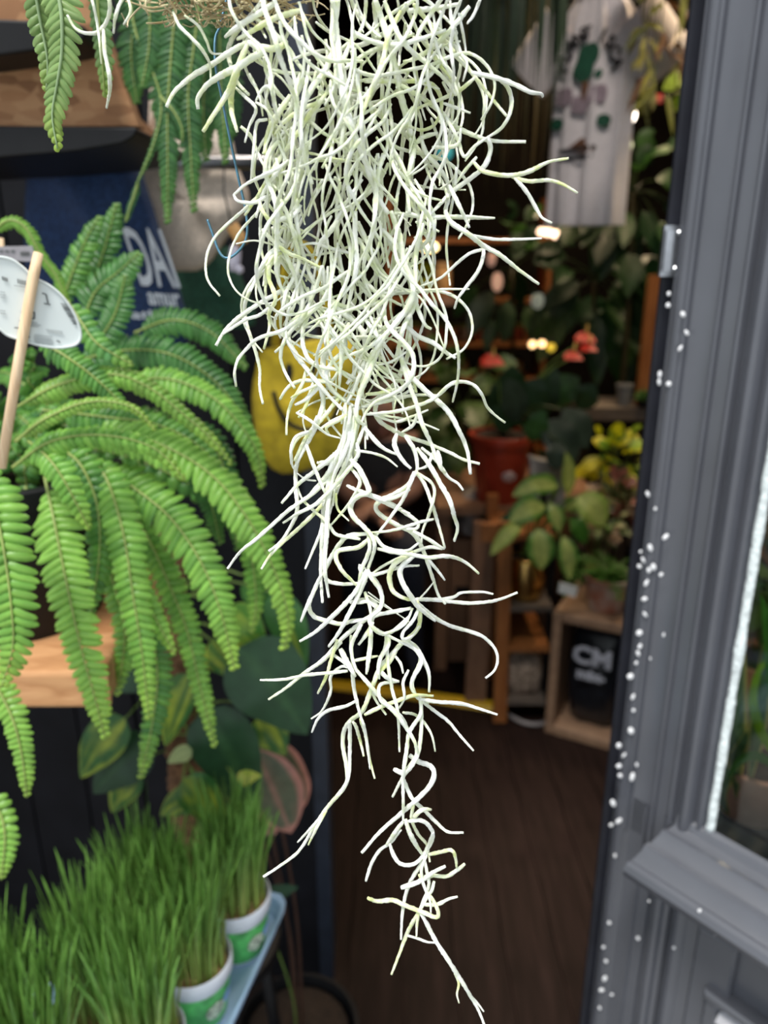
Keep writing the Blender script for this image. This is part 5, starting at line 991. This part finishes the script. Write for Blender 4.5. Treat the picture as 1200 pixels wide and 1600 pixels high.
# lit bulbs hanging in the shop
def bulb(px, py, Y, r, col, e, lb, sq=(1, 1, 1), group=None):
    p = at(px, py, Y); t = thing('light_bulb', lb, 'bulb', p, group); m = MB(); m.ball(p, r, 12, 8, sq); m.build('glass_globe', mat('glow_%d_%d' % (px, py), col, .4, emit=e, var=.02), t)
    m = MB(); m.tube([p + V(0, 0, r * .9 * sq[2]), p + V(0, 0, r * sq[2] + .02)], r * .4, 8); m.tube([p + V(0, 0, r * sq[2] + .02), V(p.x, p.y, 2.9)], .0015, 5); m.build('cord', BLK, t); return t
bulb(671, 386, 3.9, .034, (1, .72, .32), 5, 'oval warm bulb left above the back shelves', (1.25, 1, .7))
bulb(981, 181, 3.3, .034, (1, .85, .72), 6, 'bright white bulb beside the hanging shirt', (1, 1, .8)); bulb(978, 227, 3.35, .026, (.75, .8, .5), 1.2, 'dim greenish bulb below the bright one')
for k, (x, y) in enumerate(((846, 362), (857, 363), (868, 366))): bulb(x, y, 3.7, .019, (1, .68, .45), 4, ('left', 'middle', 'right')[k] + ' bulb of the three glowing under the shirt hem', group='bulbs under the shirt hem')
for k, (x, y) in enumerate(((832, 538), (847, 537))): bulb(x, y, 3.4, .016, (1, .62, .28), 3, ('left', 'right')[k] + ' fairy light of the pair behind the anthurium', group='fairy lights behind the anthurium')
bulb(861, 543, 3.4, .019, (.7, .5, .05), .8, 'small dull yellow globe beside the fairy lights'); bulb(777, 440, 3.8, .032, (.8, .45, .3), .5, 'dim pinkish pendant globe above the back shelves', (.8, .8, 1.4)); bulb(768, 405, 3.9, .026, (.7, .4, .3), .35, 'faint pendant globe nearest the vines', (.8, .8, 1.3))
bulb(840, 470, 3.6, .03, (.5, .55, .45), .25, 'pale frosted globe among dark leaves', (1, 1, 1.2)); bulb(695, 238, 3.2, .03, (.05, .35, .38), .7, 'teal glass globe seen through the moss')
# hanging dark vines and lit foliage at the top
for i, (x0, x1, y1, Y, n, cl, lb) in enumerate(((700, 800, 250, 2.5, 46, [(.018, .04, .018), (.03, .055, .02)], 'dark trailing grassy plant hanging left of the shirt'), (790, 880, 180, 2.4, 34, [(.018, .04, .02), (.025, .05, .02)], 'dark trailing plant hanging over the shirt shoulder'), (690, 870, 345, 3.4, 40, [(.10, .075, .03), (.06, .06, .025)], 'straw-coloured trailing roots hanging behind the dark vines'))):
    tp = at((x0 + x1) / 2, -60, Y); t = thing('hanging_basket_plant', lb, 'hanging plant', tp); potbody(t, (tp.x, tp.y), tp.z, .11, .1, BLK, sides=20)
    m = MB(); m.tube([V(tp.x, tp.y, tp.z + .1), V(tp.x, tp.y, 2.9)], .003, 5); m.build('cord', BLK, t)
    for k in range(n):
        e = at(IR.uniform(x0, x1), IR.uniform(y1 * .35, y1), Y + IR.uniform(-.08, .08)); s0 = tp + V(IR.uniform(-.09, .09), IR.uniform(-.06, .06), .1); mm_ = MB(); cc = jc(IR.choice(cl), .3, IR); W = catmull([s0, V(s0.x + (e.x - s0.x) * .8, e.y, s0.z + .0), V(e.x, e.y, (s0.z + e.z) / 2), e], 5)
        leaf(mm_, W, lance(.005 if i < 2 else .003), (0, -1, .1), lambda u, kk: cc, 2); mm_.build('trailing_leaf', FOL, t)
t = thing('hanging_plant', 'olive yellow slender-leaved plant lit by a lamp at the top beside the post', 'hanging plant', at(1045, -60, 2.45)); tp = at(1045, -60, 2.45); potbody(t, (tp.x, tp.y), tp.z, .1, .1, TERRA, sides=20); m = MB(); m.tube([V(tp.x, tp.y, tp.z + .1), V(tp.x, tp.y, 2.9)], .003, 5); m.build('cord', BLK, t)
for k in range(42):
    p = at(IR.uniform(1000, 1100), IR.uniform(-20, 150), 2.45 + IR.uniform(-.1, .1)); cc = jc(IR.choice([(.34, .30, .04), (.20, .20, .03), (.10, .11, .02), (.16, .07, .02)]), .3, IR); d = V(IR.uniform(-1, 1), -.4, IR.uniform(-1.2, -.1)); m = MB(); leaf(m, arcpath(p, d, IR.uniform(.05, .10), .3, 6), lance(.008), (0, -1, .2), lambda u, kk: cc, 2); m.build('leaf', FOL, t)
    if k % 3 == 0: stem(t, [p, V(p.x, p.y, (p.z + tp.z) / 2), tp + V(0, 0, .09)], .002, (.12, .1, .03))
for (b_, t_, hw, c) in (((1085, 125), (1035, 140), 17, (.30, .48, .01)), ((1085, 160), (1042, 172), 14, (.30, .42, .01)), ((1090, 140), (1060, 170), 14, (.2, .4, .01))): aleaf(t, b_, t_, hw, 2.6, c, None, None, 'oval'); p = at(*b_, 2.6); stem(t, [p, V(p.x, 2.5, (p.z + tp.z) / 2), tp + V(0, 0, .09)], .003)
aleaf(t, (1020, 148), (1034, 162), 10, 2.62, (.5, .02, .02), None, None, 'oval', name='red_bloom'); p = at(1020, 148, 2.62); stem(t, [p, tp + V(0, 0, .09)], .002)
# ------------------------------------------------------------------ hanging T-shirt
SY = 2.8; ts = thing('t_shirt', 'white printed T-shirt hanging on display inside the doorway', 'T-shirt', at(910, 352, SY)); CLO = mat('white_cotton', (.80, .76, .79), .9, 0, .06, 120, .2)
sa = math.radians(-28); sx = V(math.cos(sa), math.sin(sa), 0); sn = V(sx.y, -sx.x, 0); if_ = 1
cen = at(912, 352, SY); top = at(912, -12, SY); HH = top.z - cen.z; HWs = .132
def shp(a, f, z): return V(cen.x, cen.y, cen.z + z) + sx * a + sn * f
m = MB(); rows = []
for k in range(25):
    v = k / 24; hw_ = HWs * (1.02 - .06 * v) if v < .78 else HWs * (.965 - (v - .78) * .5); dp = .05 - .018 * v
    if v > .9: hw_ *= 1 - (v - .9) * 4.2
    row = []
    for q in range(56):
        a = 2 * math.pi * q / 56; fo = .012 * (1 - v * .6) * math.sin(a * 9 + 1.3) + .006 * math.sin(a * 17 + v * 3); row.append(shp(hw_ * math.cos(a) * (1 + fo), (dp + fo * 1.1) * math.sin(a) * (1 + .2 * noise.noise(V(a, v * 4, 2))), v * HH))
    rows.append(row)
m.grid(rows, close=True); m.build('shirt_body', CLO, ts)
for s in (-1, 1):
    m = MB(); rows = []
    for k in range(9):
        v = k / 8; c_ = V(s * (HWs * .78 + .125 * v), 0, HH * (.87 - .20 * v)); r = .10 - .018 * v
        rows.append([shp(c_.x + r * math.cos(2 * math.pi * q / 24) * .72 * (1 + .05 * math.sin(q * 2.1)), .042 * math.sin(2 * math.pi * q / 24), c_.z + r * math.cos(2 * math.pi * q / 24) * s * .69) for q in range(24)])
    m.grid(rows, close=True); m.build('sleeve', CLO, ts)
m = MB(); W = [shp(.075 * math.cos(2 * math.pi * k / 20), .038 * math.sin(2 * math.pi * k / 20), HH * .985) for k in range(21)]; m.tube(W, .008, 6); m.build('collar', CLO, ts)
m = MB(); m.tube([shp(-.13, 0, HH * .93), shp(0, 0, HH * 1.02), shp(.13, 0, HH * .93)], .006, 6); m.tube([shp(0, 0, HH * 1.02), shp(0, 0, HH * 1.06), V(cen.x, cen.y, 2.9)], .003, 6); m.build('hanger', BLK, ts)
TB = mat('black_shirt_ink', (.02, .02, .024), .8); TG = mat('green_shirt_ink', (.012, .09, .05), .8); TP = mat('mauve_shirt_ink', (.34, .27, .32), .8); TBR = mat('brown_shirt_ink', (.16, .07, .035), .8)
def shirt_front(a): return .042 * math.sqrt(max(0, 1 - (a / (HWs * 1.05)) ** 2)) + .010
txt = 'PLANT ISCA'
for k, ch in enumerate(txt):
    if ch == ' ': continue
    an = math.radians(168 - k * 17.3); a = -.01 + .085 * math.cos(an); z = HH * .655 + .115 * math.sin(an); o = shp(a, shirt_front(a), z); xx = sx * math.sin(an) * 1.0 + V(0, 0, -math.cos(an)); yy = sx * math.cos(an) + V(0, 0, math.sin(an)); textmesh(ch, .052, TB, ts, frame(o, xx, yy), 'lettering', .002, 1, .002)
def blob(name, pts, mt):
    m = MB(); P = [shp(a, shirt_front(a), z * HH) for a, z in pts]; P = catmull(P + P[:1], 3)[:-1]; m.prism(P, sn * .003); m.build(name, mt, ts, False)
blob('green_print', [(-.04, .77), (.0, .785), (.02, .76), (.02, .72), (.005, .69), (.005, .655), (-.018, .625), (-.045, .635), (-.06, .67), (-.05, .71), (-.045, .74)], TG); blob('green_print', [(.01, .66), (.028, .675), (.036, .655), (.02, .63)], TG)
blob('brown_print', [(-.028, .625), (-.005, .625), (-.012, .56), (-.022, .55)], TBR)
for (a, z) in ((-.085, .57), (.025, .57), (-.03, .53)): blob('mauve_print', [(a - .024, z + .035), (a + .024, z + .035), (a + .024, z - .03), (a - .024, z - .03)], TP)
for a in (-.105, .05): blob('green_print', [(a - .02, .475), (a, .485), (a + .022, .47), (a + .02, .44), (a, .43), (a - .02, .445)], TG)
blob('brown_print', [(-.06, .345), (-.01, .39), (.0, .36), (.03, .335), (-.02, .325)], TBR)

for (a0, a1, z) in ((-.09, -.055, .325), (-.05, -.01, .33), (-.005, .03, .335), (-.09, -.03, .29), (-.025, .02, .295)): blob('small_print_line', [(a0, z), (a1, z + .004), (a1, z + .02), (a0, z + .016)], TB)
# ------------------------------------------------------------------ yellow cable cover and grey cable on the floor
m = MB(); A = [atz(x, y, .0) for x, y in ((430, 1060), (500, 1068), (600, 1080), (700, 1094), (788, 1108))]
rows = [[p + V(0, f, z) for f, z in ((-.034, .0005), (-.018, .014), (.018, .014), (.034, .0005))] for p in resample(catmull(A, 6), .05)]; b = m.grid(rows); n = len(rows); m.face(b, b + 1, b + 2, b + 3); m.face(*[b + (n - 1) * 4 + k for k in (3, 2, 1, 0)])
tag(m.build('cable_cover', mat('yellow_rubber', (.85, .52, .015), .5, 0, .15, 20), None, True, 30), 'yellow cable cover strip lying across the dark floor', 'cable cover')
m = MB(); W = catmull([atz(x, y, .008) for x, y in ((786, 1108), (800, 1120), (815, 1128), (832, 1132), (850, 1130), (880, 1120))], 8); m.tube(W, .0075, 8); tag(m.build('cable', mat('grey_cable', (.26, .24, .24), .5)), 'pale grey cable running from the yellow strip to the crate', 'cable')
# ------------------------------------------------------------------ plants in the window
sp = pl(.30, -.16, .856); t = thing('snake_plant', 'snake plant with yellow-edged leaves in a terracotta pot behind the glass', 'potted plant', sp)
pc = at(1172, 1262, .82); potbody(t, (pc.x, .82), .874, .05, .075, mat('pink_clay', (.66, .36, .27), .75, 0, .15, 30)); soil(t, (pc.x, .82), .043, .94)
for (P, hw) in (([(1150, 1250), (1148, 1170), (1146, 1090), (1158, 985)], 22), ([(1140, 1275), (1125, 1240), (1140, 1195), (1178, 1130)], 17), ([(1170, 1230), (1180, 1150), (1190, 1060), (1200, 980)], 18), ([(1160, 1240), (1135, 1150), (1128, 1060)], 15)):
    Y = .81; W = resample(catmull([at(x, y, Y - .02) for x, y in P], 8), .008); w_ = hw * pxm(Y, 1150); m = MB()
    leaf(m, W, lance(w_, .5), (.3, -1, .2), lambda u, k: (.70, .65, .22) if abs(k) > .72 else mixc((.07, .18, .07), (.20, .32, .17), .5 + .5 * math.sin(u * 60 + 3 * math.sin(k * 5))), 12, .22); m.build('leaf', FOL, t)
t = thing('bird_nest_plant', 'lime green strappy plant at the right edge behind the glass', 'potted plant', (.60, .80, .873)); potbody(t, (.60, .80), .874, .055, .1, TERRA); soil(t, (.60, .80), .047, .962)
for (P, hw, c) in (([(1230, 1200), (1195, 1155), (1176, 1100), (1185, 1050), (1215, 1010)], 8, (.30, .52, .03)), ([(1230, 1210), (1180, 1180), (1150, 1195), (1130, 1230)], 7, (.10, .26, .05)), ([(1230, 1190), (1215, 1080), (1195, 960), (1188, 930)], 16, (.10, .34, .05)), ([(1230, 1190), (1210, 1000), (1205, 900)], 14, (.06, .2, .04))):
    W = resample(catmull([at(x, y, .77) for x, y in P], 8), .008); m = MB(); leaf(m, W, lance(hw * pxm(.77, 1100), .4), (0, -1, .4), lambda u, k: c, 6, .2); m.build('leaf', FOL, t)
bushy('potted_fern', 'brown-tipped leafy plant high behind the window glass', 1215, 880, 1.35, .70, 40, .13, [(.05, .14, .03), (.10, .16, .04), (.3, .12, .05), (.18, .12, .06)], .08, TERRA, .07, .10)
bushy('flowering_plant', 'leafy plant with orange and yellow leaves seen through the upper window', 1205, 740, 1.5, .85, 34, .12, [(.36, .13, .03), (.25, .20, .03), (.06, .14, .03)], .08, BLK, .07, .10)
ws = thing('window_stand', 'dark wooden stand behind the window plants', 'stand', (.88, 1.42, 0)); m = MB(); m.box((.88, 1.42, .685), (.42, .34, .025)); m.build('stand_top', GRW, ws, False)
for x, y in ((.74, 1.29), (1.06, 1.29), (.74, 1.55), (1.06, 1.55)): beam('leg', (x, y, 0), (x, y, .67), .035, .035, GRW, ws)
q = at(1205, 740, 1.5); m = MB(); m.box((q.x, 1.5, .774), (.15, .15, .15)); tag(m.build('plinth_block', GRW, None, False), 'small wooden block under the orange-leaved window plant', 'block')
# ------------------------------------------------------------------ seated person
def person():
    root = thing('person', 'person in a dark grey T-shirt and navy trousers sitting with forearms folded behind the moss', 'person', at(592, 1000, 2.9))
    root.location = (at(592, 800, 2.98).x, 2.9, 0)
    J = {}; hx = at(593, 645, 2.93)
    J['pel'] = at(592, 806, 2.98); J['bel'] = at(592, 765, 2.97); J['che'] = at(592, 712, 2.93); J['nk'] = at(593, 682, 2.92); J['hd'] = at(593, 660, 2.91); J['ht'] = at(593, 630, 2.92)
    J['s1'] = at(640, 695, 2.91); J['e1'] = at(648, 768, 2.84); J['w1'] = at(592, 790, 2.70); J['s0'] = at(546, 695, 2.93); J['e0'] = at(538, 768, 2.86); J['w0'] = at(582, 800, 2.72)
    J['h1'] = at(612, 812, 2.96); J['h0'] = at(572, 812, 2.98)
    k1 = at(640, 860, 2.60); k0 = at(558, 862, 2.62); J['k1'] = k1; J['k0'] = k0; J['a1'] = V(k1.x + .02, 2.70, .09); J['a0'] = V(k0.x - .02, 2.72, .09); J['t1'] = V(k1.x + .03, 2.55, .045); J['t0'] = V(k0.x - .03, 2.57, .045)
    rad = dict(pel=.135, bel=.125, che=.135, nk=.052, hd=.078, ht=.070, s1=.068, e1=.046, w1=.032, s0=.068, e0=.046, w0=.032, h1=.095, h0=.095, k1=.066, k0=.066, a1=.042, a0=.042, t1=.032, t0=.032)
    E = [('pel', 'bel'), ('bel', 'che'), ('che', 'nk'), ('nk', 'hd'), ('hd', 'ht'), ('che', 's1'), ('s1', 'e1'), ('e1', 'w1'), ('che', 's0'), ('s0', 'e0'), ('e0', 'w0'), ('pel', 'h1'), ('h1', 'k1'), ('k1', 'a1'), ('a1', 't1'), ('pel', 'h0'), ('h0', 'k0'), ('k0', 'a0'), ('a0', 't0')]
    # fingers: palm then five chains on each hand
    for s, wn in ((1, 'w1'), (0, 'w0')):
        wv = J[wn]; d = (wv - J['e%d' % s]).normalized(); side = d.cross(V(0, 0, 1)).normalized(); J['p%d' % s] = wv + d * .05; rad['p%d' % s] = .030; E.append((wn, 'p%d' % s))
        for f in range(4):
            o = (f - 1.5) * .017; a = 'f%d%d' % (s, f); J[a + 'a'] = wv + d * .085 + side * o; J[a + 'b'] = wv + d * (.118 - abs(f - 1.3) * .006) + side * o + V(0, 0, -.012); J[a + 'c'] = wv + d * (.138 - abs(f - 1.3) * .009) + side * o + V(0, 0, -.034)
            rad[a + 'a'] = .0095; rad[a + 'b'] = .0088; rad[a + 'c'] = .0075; E += [('p%d' % s, a + 'a'), (a + 'a', a + 'b'), (a + 'b', a + 'c')]
        a = 'th%d' % s; J[a + 'a'] = wv + d * .04 + side * -.034; J[a + 'b'] = wv + d * .075 + side * -.046 + V(0, 0, -.012); rad[a + 'a'] = .011; rad[a + 'b'] = .009; E += [('p%d' % s, a + 'a'), (a + 'a', a + 'b')]
    N = list(J); me = bpy.data.meshes.new('body'); me.from_pydata([J[k] for k in N], [(N.index(a), N.index(b)) for a, b in E], []); o = bpy.data.objects.new('body', me); COL.objects.link(o)
    o.modifiers.new('skin', 'SKIN')
    if not me.skin_vertices: me.skin_vertices.new() if hasattr(me.skin_vertices, 'new') else None
    sv = me.skin_vertices[0].data
    for i, k in enumerate(N): sv[i].radius = (rad[k], rad[k]); sv[i].use_root = (k == 'pel')
    sb_ = o.modifiers.new('sub', 'SUBSURF'); sb_.levels = 2; sb_.render_levels = 2
    dg = bpy.context.evaluated_depsgraph_get(); dg.update(); m2 = bpy.data.meshes.new_from_object(o.evaluated_get(dg)); bpy.data.objects.remove(o)
    SK = mat('skin', (.42, .22, .15), .55, 0, .08, 40); TEE = mat('charcoal_cotton', (.030, .032, .036), .9, 0, .2, 60, .2); JN = mat('navy_denim', (.018, .022, .040), .85, 0, .3, 200, .2); SH = mat('black_shoe', (.015, .015, .015), .5)
    for k in (SK, TEE, JN, SH): m2.materials.append(k)
    el = {s: J['e%d' % s] for s in (0, 1)}
    for p in m2.polygons:
        c = p.center; mi = 1
        if c.z > J['nk'].z - .005: mi = 0
        elif c.z < .075: mi = 3
        elif c.z < J['h1'].z + .05 and c.y < 2.86 and min((c - J['k1']).length, (c - J['k0']).length, abs(c.x - J['a1'].x) + max(0, c.z - J['k1'].z), abs(c.x - J['a0'].x) + max(0, c.z - J['k0'].z)) < .14 and c.z < J['k1'].z + .075: mi = 2
        elif c.z < J['bel'].z - .06: mi = 2
        for s in (0, 1):
            a, b = J['e%d' % s], J['w%d' % s]; t_ = (c - J['s%d' % s]).dot((a - J['s%d' % s]).normalized()) / (a - J['s%d' % s]).length
            ab_ = (b - a); q = max(0, min(1.6, (c - a).dot(ab_) / ab_.length_squared)); dist = (c - (a + ab_ * q)).length
            if dist < .055 and c.z > J['k1'].z + .03: mi = 0
            if .62 < t_ < 1.3 and (c - a).length < .10 and c.y < 2.93: mi = 0
        p.material_index = mi; p.use_smooth = True
    body = bpy.data.objects.new('body', m2); COL.objects.link(body); put(body, root)
    h = J['hd'] + V(0, 0, .035)
    m = MB(); m.ball(h, .09, 16, 12, (.86, 1.02, 1.18)); m.build('head', SK, root)
    m = MB(); m.ball(h + V(0, .016, .022), .094, 16, 12, (.92, 1.0, 1.08)); m.build('hair', mat('dark_hair', (.02, .013, .010), .6, 0, .4, 150, .5), root)
    m = MB(); m.tube([h + V(0, -.088, .01), h + V(0, -.104, -.018), h + V(0, -.088, -.024)], [.007, .012, .008], 8); m.build('nose', SK, root)
    for s in (-1, 1):
        m = MB(); m.ball(h + V(.03 * s, -.084, .012), .010, 8, 6, (1.3, .6, .7)); m.build('eye', mat('eye_dark', (.05, .04, .04), .2), root)
        m = MB(); m.ball(h + V(.078 * s, .0, -.005), .022, 8, 6, (.4, .8, 1.2)); m.build('ear', SK, root)
    m = MB(); m.tube([h + V(-.022, -.084, -.05), h + V(0, -.09, -.052), h + V(.022, -.084, -.05)], .005, 6); m.build('mouth', mat('lips', (.34, .12, .10), .5), root)
    pz = J['pel'].z - .13; s = thing('stool', 'low dark stool under the seated person', 'stool', (J['pel'].x, 2.99, 0)); m = MB(); m.lathe([(.16, pz - .04), (.17, pz - .035), (.17, pz - .01), (.15, pz)], (J['pel'].x, 2.99, 0), 28); m.build('seat', BLK, s, True, 40)
    for k in range(4):
        a = .785 + k * 1.571; m = MB(); m.tube([V(J['pel'].x + .12 * math.cos(a), 2.99 + .12 * math.sin(a), pz - .04), V(J['pel'].x + .15 * math.cos(a), 2.99 + .15 * math.sin(a), 0)], .013, 8); m.build('leg', BLK, s)
person()
